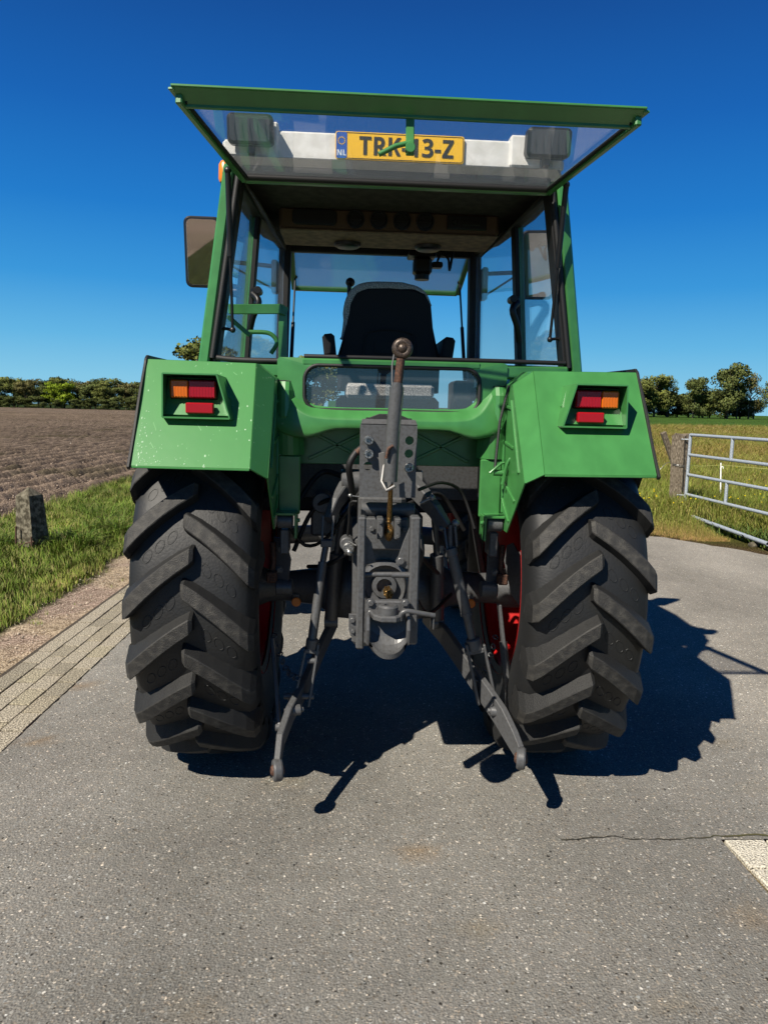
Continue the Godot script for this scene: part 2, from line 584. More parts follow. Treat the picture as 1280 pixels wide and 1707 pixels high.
# a sheet of heights: hf(x, z) -> y, cf(x, z, y) -> Color
func heights(m: MB, x0: float, x1: float, z0: float, z1: float, dx: float, dz: float, hf: Callable, cf: Callable) -> void:
	var nx := int(ceil((x1 - x0) / dx)) + 1
	var nz := int(ceil((z1 - z0) / dz)) + 1
	var P := PackedVector3Array()
	var C := PackedColorArray()
	P.resize(nx * nz)
	C.resize(nx * nz)
	for j in nz:
		var z: float = min(z0 + j * dz, z1)
		for i in nx:
			var x: float = min(x0 + i * dx, x1)
			var y: float = hf.call(x, z)
			P[j * nx + i] = Vector3(x, y, z)
			C[j * nx + i] = cf.call(x, z, y)
	sheet(m, P, C, nx, nz)

func sheet(m: MB, P: PackedVector3Array, C: PackedColorArray, nx: int, nz: int) -> void:
	var N := PackedVector3Array()
	N.resize(nx * nz)
	for j in nz:
		for i in nx:
			var a := P[j * nx + min(i + 1, nx - 1)] - P[j * nx + max(i - 1, 0)]
			var b := P[min(j + 1, nz - 1) * nx + i] - P[max(j - 1, 0) * nx + i]
			var n := b.cross(a)
			N[j * nx + i] = n.normalized() if n.y > 0.0 else -n.normalized()
	for j in nz - 1:
		for i in nx - 1:
			var q := j * nx + i
			var order := [q, q + 1, q + nx + 1, q, q + nx + 1, q + nx]
			if (P[q + 1] - P[q]).cross(P[q + nx + 1] - P[q]).y > 0.0:
				order = [q, q + nx + 1, q + 1, q, q + nx, q + nx + 1]
			for k in order:
				m.v.append(P[k]); m.n.append(N[k]); m.c.append(C[k])

var n_low := FastNoiseLite.new()
var n_mid := FastNoiseLite.new()
var n_high := FastNoiseLite.new()

func edge_x(z: float) -> float:      # left edge of the asphalt
	return -1.672 + 0.035 * (0.175 - z)

func pasture_y(x: float, z: float) -> float:
	var rise: float = 0.0133 * max(0.0, -z - 10.0) * smoothstep(1.4, 34.0, x)
	return -0.02 + rise + 0.02 * n_mid.get_noise_2d(x * 0.6, z * 0.6)

func apron_x(z: float) -> float:     # right edge of the asphalt where the lane to the gate branches off
	if z > 0.88: return 1.21
	if z > -5.96: return 3.89 + (z + 5.96) * 0.653 + 0.06 * n_high.get_noise_2d(z * 3.0, 4.0)
	if z > -11.5: return lerp(1.27, 3.89, smoothstep(-11.5, -4.6, z)) + 0.05 * n_high.get_noise_2d(z * 3.0, 4.0) - 0.35 * smoothstep(-11.5, -8.0, z) * (1.0 - smoothstep(-8.0, -5.96, z))
	return 1.27 + 0.04 * n_high.get_noise_2d(z * 3.0, 4.0)

func build_ground() -> void:
	n_low.seed = 5; n_low.frequency = 0.15; n_low.fractal_octaves = 3
	n_mid.seed = 6; n_mid.frequency = 1.1; n_mid.fractal_octaves = 3
	n_high.seed = 7; n_high.frequency = 7.0; n_high.fractal_octaves = 3
	# the land out to the horizon
	var g := MB.new()
	heights(g, -2000, 2000, -2400, 1200, 200, 200, func(_x, _z): return -0.35, func(_x, _z, _y): return Color(0.05, 0.075, 0.025))
	structure("ground", g, M.soil)
	# ploughed field
	var f := MB.new()
	var hf := func(x, z):
		var ph: float = TAU * (x + 0.042 * z + 0.10 * n_low.get_noise_2d(x, z)) / 0.62
		var fade: float = smoothstep(-4.15, -4.9, x)
		return -0.045 + fade * ((0.080 + 0.035 * n_mid.get_noise_2d(x, z)) * cos(ph) + 0.040 * n_high.get_noise_2d(x, z) + 0.022 * n_mid.get_noise_2d(x + 90.0, z))
	var cf := func(x, z, y):
		var k: float = 0.85 + 0.35 * n_mid.get_noise_2d(x * 0.5, z * 0.5) + 0.30 * n_high.get_noise_2d(x + 40.0, z) + 0.2 * n_low.get_noise_2d(x * 0.3, z * 0.3)
		var weed: float = smoothstep(0.22, 0.5, n_mid.get_noise_2d(x * 0.4 + 300.0, z * 0.15)) * 0.35
		var c := Color(0.320, 0.252, 0.196) * k
		return c.lerp(Color(0.075, 0.085, 0.03), weed)
	heights(f, -14, -4.1, -22, 4, 0.05, 0.07, hf, cf)
	heights(f, -46, -14, -22, 4, 0.25, 0.25, hf, cf)
	heights(f, -46, -4.1, -70, -22, 0.093, 0.25, hf, cf)
	var flat_h := func(x, z): return -0.045 + 0.03 * n_low.get_noise_2d(x, z)
	heights(f, -80, -4.1, -125, -70, 0.155, 0.6, hf, cf)
	heights(f, -300, -80, -125, -70, 3.0, 3.0, flat_h, cf)
	heights(f, -300, -4.1, -236, -125, 2.0, 2.0, flat_h, cf)
	heights(f, -300, -46, -70, 4, 3.0, 3.0, flat_h, cf)
	heights(f, -300, -4.1, 4, 80, 3.0, 3.0, flat_h, cf)
	structure("ploughed_field", f, M.soil)
	# strip of grass land in front of the wood
	var b := MB.new()
	heights(b, -320, 40, -300, -236, 4, 4, func(x, z): return 0.04 + 0.05 * n_low.get_noise_2d(x, z), func(x, z, _y): return Color(0.075, 0.105, 0.03) * (0.9 + 0.4 * n_low.get_noise_2d(x, z)))
	structure("wood_edge_ground", b, M.soil)
	# left verge: sand beside the paving, then turf
	var v := MB.new()
	var vrow := func(z0: float, z1: float, dz: float):
		var nz := int((z1 - z0) / dz) + 1
		var nx := 44
		var P := PackedVector3Array()
		var C := PackedColorArray()
		for j in nz:
			var z: float = z0 + j * dz
			var xa: float = edge_x(z) - 0.445
			for i in nx:
				var x: float = lerp(xa, -4.35, float(i) / (nx - 1))
				var off: float = xa - x
				var y: float = -0.012 + 0.012 * n_mid.get_noise_2d(x, z) + 0.006 * n_high.get_noise_2d(x, z) - 0.03 * smoothstep(1.6, 2.2, off)
				P.append(Vector3(x, y, z))
				var edge: float = 0.40 + 0.14 * n_mid.get_noise_2d(x * 0.7, z * 0.7) + 0.05 * n_high.get_noise_2d(x, z)
				var t: float = smoothstep(edge - 0.04, edge + 0.08, off)
				var k: float = 0.9 + 0.35 * n_high.get_noise_2d(x * 1.3, z * 1.3)
				var pink: float = smoothstep(-0.1, 0.3, n_mid.get_noise_2d(x * 0.8 + 50.0, z * 0.8))
				var sandc := Color(0.56, 0.46, 0.33).lerp(Color(0.47, 0.37, 0.30), pink) * k
				C.append(sandc.lerp(Color(0.048, 0.058, 0.022) * k, t))
		sheet(v, P, C, nx, nz)
	vrow.call(-20.0, 4.0, 0.06)
	vrow.call(-160.0, -20.0, 1.0)
	vrow.call(4.0, 60.0, 1.0)
	structure("sandy_verge", v, M.sand)
	# pasture on the right, rising gently away from the road
	var p := MB.new()
	var pc := func(x, z, _y):
		var d: float = x - apron_x(z)
		var bare: float = 1.0 - smoothstep(0.15, 0.75, d + 0.35 * n_mid.get_noise_2d(x, z))
		var k: float = 0.9 + 0.5 * n_mid.get_noise_2d(x * 0.5, z * 0.5) + 0.3 * n_high.get_noise_2d(x, z)
		var far: float = smoothstep(-48.0, -58.0, z)
		var c := Color(0.150, 0.158, 0.046).lerp(Color(0.105, 0.205, 0.046), far) * k
		return c.lerp(Color(0.115, 0.082, 0.048) * k, bare)
	heights(p, 1.2, 12, -12, 3.6, 0.12, 0.12, func(x, z): return pasture_y(x, z), pc)
	heights(p, 1.2, 12, -30, -12, 0.3, 0.3, func(x, z): return pasture_y(x, z), pc)
	heights(p, 1.2, 160, -260, -30, 1.5, 1.5, func(x, z): return pasture_y(x, z), pc)
	heights(p, 12, 160, -30, 60, 1.5, 1.5, func(x, z): return pasture_y(x, z), pc)
	heights(p, 1.2, 12, 3.6, 60, 1.5, 1.5, func(x, z): return pasture_y(x, z), pc)
	structure("pasture", p, M.soil)

func build_road() -> void:
	var stains := []
	for i in 46:
		stains.append([rng.randf_range(-1.6, 2.8), rng.randf_range(-5.0, 1.8), rng.randf_range(0.02, 0.07), rng.randf_range(0.4, 1.0), rng.randf_range(0.0, 1.0)])
	stains.append([0.09, 0.93, 0.055, 1.6, 1.0]); stains.append([-1.56, 0.06, 0.06, 1.6, 1.0]); stains.append([-1.60, -0.62, 0.07, 1.4, 1.0])
	stains.append([0.22, 1.33, 0.05, 1.1, 0.5]); stains.append([-0.8, 0.23, 0.06, 1.0, 0.4]); stains.append([-0.42, 0.44, 0.07, 0.9, 0.3])
	var m := MB.new()
	var rows := []
	var z := 60.0
	while z > 4.0:
		rows.append(z); z -= 2.0
	while z > -16.0:
		rows.append(z)
		z -= 0.05 if z > -2.0 and z < 2.4 else 0.12
		if rows[-1] > 0.88 and z < 0.88: z = 0.879
	while z > -200.0:
		rows.append(z); z -= 3.0
	var nx := 64
	var na := 64
	for side in 2:
		var P := PackedVector3Array()
		var C := PackedColorArray()
		var cnt := 0
		for zz in rows:
			var xa := edge_x(zz) + 0.010 * n_high.get_noise_2d(zz * 2.0, 1.0)
			if side == 1 and zz > 0.88: continue
			cnt += 1
			for i in (nx if side == 0 else na):
				var x: float = lerp(xa, 1.21, float(i) / (nx - 1)) if side == 0 else lerp(1.21, apron_x(zz), float(i) / (na - 1))
				var k: float = 0.62 * (1.0 + 0.16 * n_mid.get_noise_2d(x * 0.8, zz * 0.8) + 0.26 * n_low.get_noise_2d(x * 2.0, zz * 1.2) + 0.10 * sin(x * 3.4 + 0.6) + 0.12 * n_high.get_noise_2d(x, zz))
				var c := Color(k, k * 0.997, k * 0.968)
				# the side lane is an older, paler surface
				var old: float = smoothstep(0.9, 2.4, x + 0.5 * n_mid.get_noise_2d(x, zz)) * smoothstep(1.0, -0.5, zz)
				c = c.lerp(Color(0.84, 0.81, 0.75) * (k / 0.62), 0.75 * old)
				for s in stains:
					var dd := Vector2((x - s[0]) / (s[2] * 1.7), (zz - s[1]) / s[2])
					var e := dd.length() + 0.7 * n_high.get_noise_2d(x * 2.0, zz * 2.0)
					if e < 1.0:
						c = c.lerp(Color(0.66, 0.50, 0.33).lerp(Color(0.62, 0.60, 0.45), 1.0 - s[4]), 0.42 * s[3] * (1.0 - e * e))
				P.append(Vector3(x, 0.002 * n_mid.get_noise_2d(x * 0.5, zz * 0.5), zz))
				C.append(c)
		sheet(m, P, C, nx if side == 0 else na, cnt)
	structure("asphalt_road", m, M.asphalt)
	# earth and moss lodged in the crack that runs to the right-hand strip
	var cr := MB.new()
	var cx := 0.60
	var last := Vector3(cx, 0.0035, 0.835)
	var lw := 0.001
	while cx < 2.2:
		cx += 0.018
		var p := Vector3(cx, 0.0035, 0.862 + 0.035 * n_mid.get_noise_2d(cx * 2.2, 3.0) + 0.012 * n_high.get_noise_2d(cx * 1.5, 9.0) - 0.02 * (cx - 0.9))
		var wdt: float = 0.0022 + 0.0024 * n_high.get_noise_2d(cx * 3.0, 20.0) + 0.004 * smoothstep(1.0, 1.5, cx)
		wdt = max(wdt, 0.0008)
		cr.col = Color(0.035, 0.030, 0.018).lerp(Color(0.06, 0.055, 0.018), smoothstep(1.0, 1.4, cx))
		cr.flat([last + Vector3(0, 0, lw), last - Vector3(0, 0, lw), p - Vector3(0, 0, wdt), p + Vector3(0, 0, wdt)], Vector3.UP)
		last = p
		lw = wdt
	structure("road_crack", cr, M.tinted)
	# left paving strip: four rows of clinkers, laid one by one
	var strip := group_node(self, "paving_strip")
	strip.set_meta("kind", "structure")
	var bed := MB.new()
	bed.col = Color(0.17, 0.145, 0.12)
	for seg in 60:
		var za := 40.0 - seg * 2.7
		var zb := za - 2.7
		bed.flat([Vector3(edge_x(za) + 0.005, -0.003, za), Vector3(edge_x(za) - 0.47, -0.003, za), Vector3(edge_x(zb) - 0.47, -0.003, zb), Vector3(edge_x(zb) + 0.005, -0.003, zb)], Vector3.UP)
	part(strip, "sand_bed", bed, M.paver)
	var variants := []
	for k in 8:
		var pm := MB.new()
		var t := 0.74 + 0.075 * k
		pm.col = Color(t, t * (1.0 - 0.008 * (k % 3)), t * (0.97 - 0.015 * (k % 4)))
		rbox(pm, at(Vector3(0, -0.03, 0)), Vector3(0.1035 - 0.001 * (k % 3), 0.06, 0.195), 0.002)
		variants.append(pm.mesh())
	var far := MB.new()
	var turn := atan2(0.035, 1.0)
	for row in 4:
		for i in 170:
			var s := -3.4 + i * 0.2085 + (0.104 if row % 2 == 1 else 0.0)
			var z0 := -s
			var p := Vector3(edge_x(z0) - 0.056 - row * 0.1105 + rng.randf_range(-0.002, 0.002), 0.004 + rng.randf_range(-0.0022, 0.0022), z0)
			var r := Vector3(rng.randf_range(-0.006, 0.006), -turn + rng.randf_range(-0.008, 0.008), rng.randf_range(-0.012, 0.012))
			if z0 < 1.6 and z0 > -13.2:
				var o := inst(strip, "paver", variants[rng.randi() % 8], M.paver)
				o.transform = at(p, r)
			else:
				far.col = Color(1, 0.98, 0.94) * rng.randf_range(0.85, 1.15)
				rbox(far, at(p, r) * at(Vector3(0, -0.03, 0)), Vector3(0.105, 0.06, 0.2035), 0.005)
	var fo := part(strip, "far_pavers", far, M.paver)
	fo.set_meta("kind", "stuff")
	# right-hand concrete edging, broken into pieces
	var cs := group_node(self, "concrete_edging")
	cs.set_meta("kind", "structure")
	var cb := MB.new()
	cb.col = Color(0.4, 0.35, 0.25)
	cb.flat([Vector3(1.205, -0.012, 0.875), Vector3(1.70, -0.012, 0.875), Vector3(1.70, -0.012, 3.6), Vector3(1.205, -0.012, 3.6)], Vector3.UP)
	part(cs, "earth_bed", cb, M.paver)
	var pts := {}
	for j in 14:
		for i in 4:
			var jx := rng.randf_range(-0.045, 0.045) if i > 0 and i < 3 else rng.randf_range(-0.012, 0.012)
			pts[Vector2i(i, j)] = Vector2(1.225 + i * 0.15 + jx, 0.882 + j * 0.2 + (rng.randf_range(-0.06, 0.06) if j > 0 else 0.0))
	for j in 13:
		for i in 3:
			var q := PackedVector2Array([pts[Vector2i(i, j)], pts[Vector2i(i + 1, j)], pts[Vector2i(i + 1, j + 1)], pts[Vector2i(i, j + 1)]])
			var sh := Geometry2D.offset_polygon(q, -0.004)
			if sh.size() == 0: continue
			var sm := MB.new()
			plate(sm, sh[0], Transform3D(Basis(Vector3(1, 0, 0), Vector3(0, 0, 1), Vector3(0, -1, 0)), Vector3(0, -0.022 + rng.randf_range(0, 0.003), 0)), 0.05, 0.005)
			part(cs, "slab_piece", sm, M.slab)

# ------------------------------------------------------------------ trees
func nth(k: int) -> String:
	return ["first", "second", "third", "fourth", "fifth", "sixth", "seventh", "eighth", "ninth", "tenth", "eleventh", "twelfth", "thirteenth", "fourteenth", "fifteenth", "sixteenth", "seventeenth", "eighteenth"][k]

func tree_meshes(seed_: int, H: float, W: float, dens: int, leafs: float, bare: float) -> Array:
	var r := RandomNumberGenerator.new()
	r.seed = seed_
	var tm := MB.new()
	tm.col = Color(0.06, 0.05, 0.04)
	var lobes := []
	var trunk_top := H * (0.45 + 0.2 * bare)
	tube(tm, [Vector3(0, -0.3, 0), Vector3(r.randf_range(-0.1, 0.1), H * 0.2, 0), Vector3(r.randf_range(-0.25, 0.25), trunk_top, r.randf_range(-0.2, 0.2)), Vector3(r.randf_range(-0.3, 0.3), H * 0.9, r.randf_range(-0.2, 0.2))], [H * 0.026, H * 0.02, H * 0.013, 0.02], 6)
	for i in 19:
		var a := r.randf() * TAU
		var h := H * r.randf_range(0.10 + 0.22 * bare, 0.88)
		var reach := W * 0.5 * r.randf_range(0.35, 0.85) * (1.15 - 0.75 * absf(h / H - 0.45))
		var e := Vector3(cos(a) * reach, h + H * 0.07, sin(a) * reach)
		tube(tm, [Vector3(0, h - H * 0.12, 0), Vector3(cos(a) * reach * 0.5, h - H * 0.01, sin(a) * reach * 0.5), e], [H * 0.009, H * 0.006, 0.015], 5)
		lobes.append([e, W * r.randf_range(0.16, 0.27), H * r.randf_range(0.09, 0.15)])
	for i in 5:
		lobes.append([Vector3(r.randf_range(-0.15, 0.15) * W, H * r.randf_range(0.5, 0.88), r.randf_range(-0.15, 0.15) * W), W * r.randf_range(0.15, 0.25), H * r.randf_range(0.08, 0.13)])
	var cm := MB.new()
	for i in dens:
		var L: Array = lobes[r.randi() % lobes.size()]
		var d := Vector3(r.randfn(), r.randfn(), r.randfn()).normalized()
		var rad := pow(r.randf(), 0.45)
		var p: Vector3 = L[0] + Vector3(d.x * L[1], d.y * L[2], d.z * L[1]) * rad
		if p.y < H * 0.06: continue
		var k := r.randf_range(0.7, 1.3)
		cm.col = Color(k * r.randf_range(0.85, 1.15), k, k * r.randf_range(0.7, 1.1))
		var u := Vector3(r.randfn(), r.randfn() * 0.6, r.randfn()).normalized()
		var w := u.cross(Vector3(r.randfn(), r.randfn(), r.randfn())).normalized()
		var s := leafs * r.randf_range(0.6, 1.4)
		var nn := (d + u.cross(w) * 0.7 * signf(u.cross(w).dot(d)) + Vector3.UP * 0.2).normalized()
		cm.tri(p - u * s, p + w * s * 0.6, p + u * s, nn, nn, nn)
		cm.tri(p - u * s, p + u * s, p - w * s * 0.6, nn, nn, nn)
	return [tm.mesh(), cm.mesh(), H]

func put_tree(kit: Array, p: Vector3, h: float, wide: float, turn: float, tint: Color, label: String, grp: String) -> void:
	var t := group_node(self, "leafy_tree", p)
	var k: float = h / kit[2]
	t.rotation.y = turn
	t.scale = Vector3(k * wide, k, k * wide)
	tag(t, label, "tree", grp)
	inst(t, "trunk", kit[0], M.bark)
	var key := "leaf%d_%d_%d" % [int(tint.r * 1000), int(tint.g * 1000), int(tint.b * 1000)]
	if not M.has(key):
		var m: StandardMaterial3D = M.leaf.duplicate()
		m.albedo_color = lin(tint.r, tint.g, tint.b)
		M[key] = m
	inst(t, "crown", kit[1], M[key])

func build_trees() -> void:
	var round_kits := []
	for i in 4:
		round_kits.append(tree_meshes(100 + i, 10.0, 9.0, 5200, 0.26, 0.0))
	var airy := []
	for i in 3:
		airy.append(tree_meshes(200 + i, 10.0, 7.0, 2400, 0.20, 0.7))
	var olive := Color(0.120, 0.135, 0.040)
	var dull := Color(0.088, 0.105, 0.036)
	var brown := Color(0.120, 0.112, 0.046)
	var bright := Color(0.17, 0.23, 0.02)
	# left wood edge, seen across the ploughed field: front row then the rows behind it
	var grp := "trees of the far wood edge"
	var x := -111.0
	var i := 0
	while x < -62.0:
		var tint: Color = [olive, dull, brown, dull][i % 4]
		var label := "%s tree from the left picture edge in the far wood's front row" % nth(i)
		if abs(x + 93.8) < 1.8:
			tint = bright; label = "left of two bright yellow-green trees in the far wood edge"
		elif abs(x + 89.5) < 1.8:
			tint = bright * 0.95; label = "right of two bright yellow-green trees in the far wood edge"
		put_tree(round_kits[i % 4], Vector3(x, 0.0, -243.0 - rng.randf_range(0, 5)), rng.randf_range(6.8, 8.4), rng.randf_range(0.85, 1.15), rng.randf() * TAU, tint, label, grp)
		x += rng.randf_range(3.6, 4.6) if i != 6 else 4.2
		i += 1
	x = -113.0
	var nb := 0
	while x < -64.0:
		put_tree(round_kits[(i + 1) % 4], Vector3(x, 0.0, -256.0 - rng.randf_range(0, 8)), rng.randf_range(9.2, 10.8), rng.randf_range(0.95, 1.3), rng.randf() * TAU, [dull, olive, brown][i % 3], "%s taller tree from the left picture edge, behind the far wood's front row" % nth(nb), grp)
		nb += 1
		x += rng.randf_range(4.6, 6.4)
		i += 1
	# low bushes along the foot of the wood
	x = -111.0
	nb = 0
	while x < -62.0:
		put_tree(round_kits[i % 4], Vector3(x, -0.3, -239.5 - rng.randf_range(0, 2)), rng.randf_range(3.0, 4.6), rng.randf_range(1.3, 1.9), rng.randf() * TAU, dull * 0.9, "%s low bush from the left picture edge at the foot of the far wood" % nth(nb), "bushes at the foot of the far wood")
		nb += 1
		x += rng.randf_range(3.5, 6.0)
		i += 1
	# single tree behind the cab's left pillar, and trees seen through the low rear window
	put_tree(round_kits[0], Vector3(-16.9, 0.0, -90.0), 9.6, 0.95, 1.0, olive, "single tree whose top shows beside the cab's left rear pillar", "")
	put_tree(round_kits[2], Vector3(-6.5, 0.0, -96.0), 8.4, 1.1, 2.0, olive, "leafy tree seen through the left of the low rear window", "")
	put_tree(round_kits[3], Vector3(-9.6, 0.0, -99.0), 7.6, 1.15, 0.4, dull, "tree between the two others glimpsed behind the cab", "")
	put_tree(round_kits[1], Vector3(-3.0, 0.0, -97.0), 7.6, 1.1, 0.9, olive, "rightmost tree glimpsed through the low rear window", "")
	# right tree line beyond the pasture
	var line := [
		[57.5, -139, 7.0, 1.0, 0, 0, olive, "round tree at the tree line right beside the green fender"],
		[61.5, -141, 8.4, 0.95, 0, 1, olive, "second round tree from the green fender in the right tree line"],
		[65.0, -143, 7.4, 0.9, 1, 0, dull, "thin-crowned tree with pale trunk left of the fir-like one"],
		[69.0, -140, 7.9, 0.72, 0, 2, dull, "narrow pointed tree in the middle of the right tree line"],
		[72.0, -142, 5.6, 1.2, 0, 3, olive, "low broad tree between narrow pointed tree and tallest tree"],
		[76.0, -140, 10.6, 0.80, 0, 0, dull, "tallest tree of the right tree line above the gate"],
		[79.0, -142, 7.0, 0.9, 1, 1, olive, "sparse tree just right of the tallest tree"],
		[82.0, -143, 9.2, 0.75, 1, 2, brown, "tall thin tree with bare top at right picture edge"],
		[86.0, -141, 8.2, 1.0, 1, 0, olive, "sparse tree at the far right end of tree line"],
		[54.0, -141, 7.4, 1.0, 0, 2, olive, "round tree of the right tree line half behind the fender"]]
	for t in line:
		var kit: Array = round_kits[t[5]] if t[4] == 0 else airy[t[5]]
		put_tree(kit, Vector3(t[0], pasture_y(t[0], t[1]), t[1]), t[2], t[3], rng.randf() * TAU, t[6], t[7], "tree line beyond the pasture")
	x = 56.5
	nb = 0
	while x < 86.0:
		put_tree(round_kits[i % 4], Vector3(x, pasture_y(x, -146.0) - 0.2, -144.0 - rng.randf_range(0, 5)), rng.randf_range(3.8, 6.4), rng.randf_range(1.1, 1.6), rng.randf() * TAU, dull * rng.randf_range(0.8, 1.05), "%s shrub from the green fender under the right tree line" % nth(nb), "shrubs under the right tree line")
		nb += 1
		x += rng.randf_range(1.9, 3.0)
		i += 1

# ------------------------------------------------------------------ gate, posts, grass
func build_gate() -> void:
	var gp := group_node(self, "gate_post", Vector3(5.30, 0, -8.35))
	tag(gp, "weathered square wooden post that the metal gate hangs on", "post")
	var m := MB.new()
	var pr := []
	for k in 12:
		var a := TAU * k / 12.0
		pr.append(Vector2(cos(a), sin(a)) * (0.124 + 0.018 * sin(k * 2.4) + 0.014 * cos(k * 5.1)))
	var levels := [-0.3, 0.2, 0.6, 1.0, 1.2, 1.27]
	for l in levels.size() - 1:
		for k in 12:
			var j := (k + 1) % 12
			var f0 := 1.0 + 0.03 * sin(l * 3.0 + k)
			var f1 := 1.0 + 0.03 * sin((l + 1) * 3.0 + k)
			var f0j := 1.0 + 0.03 * sin(l * 3.0 + j)
			var f1j := 1.0 + 0.03 * sin((l + 1) * 3.0 + j)
			var lean := -0.03
			var y1k: float = levels[l + 1] + (0.03 * sin(k * 1.7) if l == levels.size() - 2 else 0.0)
			var y1j: float = levels[l + 1] + (0.03 * sin(j * 1.7) if l == levels.size() - 2 else 0.0)
			var a := Vector3(pr[k].x * f0 + lean * levels[l], levels[l], pr[k].y * f0)
			var b := Vector3(pr[j].x * f0j + lean * levels[l], levels[l], pr[j].y * f0j)
			var c := Vector3(pr[j].x * f1j + lean * y1j, y1j, pr[j].y * f1j)
			var d := Vector3(pr[k].x * f1 + lean * y1k, y1k, pr[k].y * f1)
			m.flat([a, b, c, d], Vector3(pr[k].x, 0, pr[k].y))
			if l == levels.size() - 2:
				m.flat([d, c, Vector3(lean * 1.27, 1.285, 0)], Vector3.UP)
	part(gp, "post_body", m, M.old_wood)
	m = MB.new()
	for y in [0.76, 0.78]:
		var loop := []
		for k in 17:
			var a := TAU * k / 16.0
			loop.append(Vector3(cos(a) * 0.140 - 0.02, y - 0.02 * cos(a), sin(a) * 0.140))
		tube(m, loop, 0.004, 5, false)
	tube(m, [Vector3(-0.14, 0.79, 0), Vector3(-0.2, 0.82, 0.02), Vector3(-0.27, 0.80, 0.03), Vector3(-0.36, 0.70, 0.03)], 0.004, 5)
	part(gp, "wire", m, M.steel)
	var br := MB.new()
	bar(br, Vector3(5.02, 1.30, -8.48), Vector3(5.70, -0.10, -8.62), 0.085, 0.07, Vector3(0, 0, 1), 0.008)
	var bo := part(self, "brace_plank", br, M.old_wood)
	tag(bo, "dark plank leaning diagonally behind the wooden gate post", "plank")
	# galvanised field gate
	var g := group_node(self, "field_gate", Vector3(5.34, 0, -8.18))
	tag(g, "galvanised tubular field gate with four rails beside the wooden post", "gate")
	var dirv := Vector3(0.02, 0, 3.3)
	for k in 4:
		m = MB.new()
		var y := 1.275 - 0.318 * k
		tube(m, [Vector3(0, y, 0), dirv + Vector3(0, y, 0)], 0.024, 12)
		part(g, "rail", m, M.galvanised)
	for u in [[0.0, 1.275, 0.0], [3.3, 1.275, 0.0]]:
		m = MB.new()
		tube(m, [Vector3(0.02 * u[0] / 3.3, 1.285, u[0]), Vector3(0.02 * u[0] / 3.3, 0.06, u[0])], 0.026, 12)
		part(g, "upright", m, M.galvanised)
	for u in [[1.27, 1.275, 0.957], [1.22, 0.639, 0.321], [2.4, 1.275, 0.957], [2.35, 0.639, 0.321]]:
		m = MB.new()
		tube(m, [Vector3(0.008, u[1], u[0]), Vector3(0.008, u[2], u[0])], 0.024, 12)
		part(g, "upright", m, M.galvanised)
	m = MB.new()
	tube(m, [Vector3(0, 1.2, 0), Vector3(-0.05, 1.2, -0.05), Vector3(-0.12, 1.2, -0.06)], 0.012, 6)
	tube(m, [Vector3(0, 0.3, 0), Vector3(-0.05, 0.3, -0.05), Vector3(-0.12, 0.3, -0.06)], 0.012, 6)
	part(g, "hinge", m, M.galvanised)
	m = MB.new()
	var pp := []
	for k in 13:
		pr = []
		var a := TAU * k / 12.0
		pp.append(a)
	lathe(m, [Vector2(0.021, 0.0), Vector2(0.026, 0.0), Vector2(0.026, 2.30), Vector2(0.021, 2.30), Vector2(0.021, 0.0)], Transform3D(Basis(Vector3(0, 1, 0), (Vector3(4.83, 0.075, -4.98) - Vector3(5.02, 0.085, -7.25)).normalized(), Vector3(1, 0, 0)).orthonormalized(), Vector3(5.02, 0.085, -7.25)), 14, 0.3)
	var pipe := part(self, "loose_pipe", m, M.galvanised)
	tag(pipe, "galvanised pipe lying along the verge below the gate", "pipe")
	# stones the pipe rests on
	m = MB.new()
	for q in [Vector3(4.985, 0.015, -6.9), Vector3(4.86, 0.012, -5.3)]:
		ball(m, q, 0.055, 9, Vector3(1.3, 0.75, 1.0))
	var st := part(self, "verge_stones", m, M.old_concrete)
	tag(st, "two small stones under the loose pipe at the verge", "stone", "", "stuff")
	# electric fence
	var ef := group_node(self, "fence_stake", Vector3(6.44, pasture_y(6.44, -9.19), -9.19))
	tag(ef, "thin white plastic electric-fence stake in the meadow behind the gate", "stake")
	m = MB.new()
	tube(m, [Vector3(0.03, -0.1, 0), Vector3(0.0, 0.40, 0), Vector3(-0.03, 0.80, 0)], 0.013, 8)
	part(ef, "stake_rod", m, M.white_plastic)
	m = MB.new()
	tube(m, [Vector3(-0.03, 0.72, 0), Vector3(0.0, 0.74, 0.02), Vector3(0.01, 0.70, 0.02)], 0.008, 6)
	part(ef, "wire_hook", m, M.white_plastic)
	m = MB.new()
	m.col = Color(0.55, 0.55, 0.2)
	tube(m, [Vector3(5.2, 0.80, -8.55), Vector3(5.9, 0.73, -8.9), Vector3(6.42, 0.74, -9.18), Vector3(8.0, 0.66, -8.6), Vector3(10.5, 0.70, -7.6)], 0.0022, 5)
	var wo := part(self, "fence_wire", m, M.tinted)
	tag(wo, "thin yellowish fence wire running from the white stake", "wire")
	m = MB.new()
	bar(m, Vector3(4.83, -0.1, -4.86), Vector3(4.90, 0.20, -4.80), 0.05, 0.05, Vector3(0, 0, 1), 0.006)
	var ws := part(self, "wooden_stub", m, M.old_wood)
	tag(ws, "short pale wooden stub by the open end of the pipe", "stub")

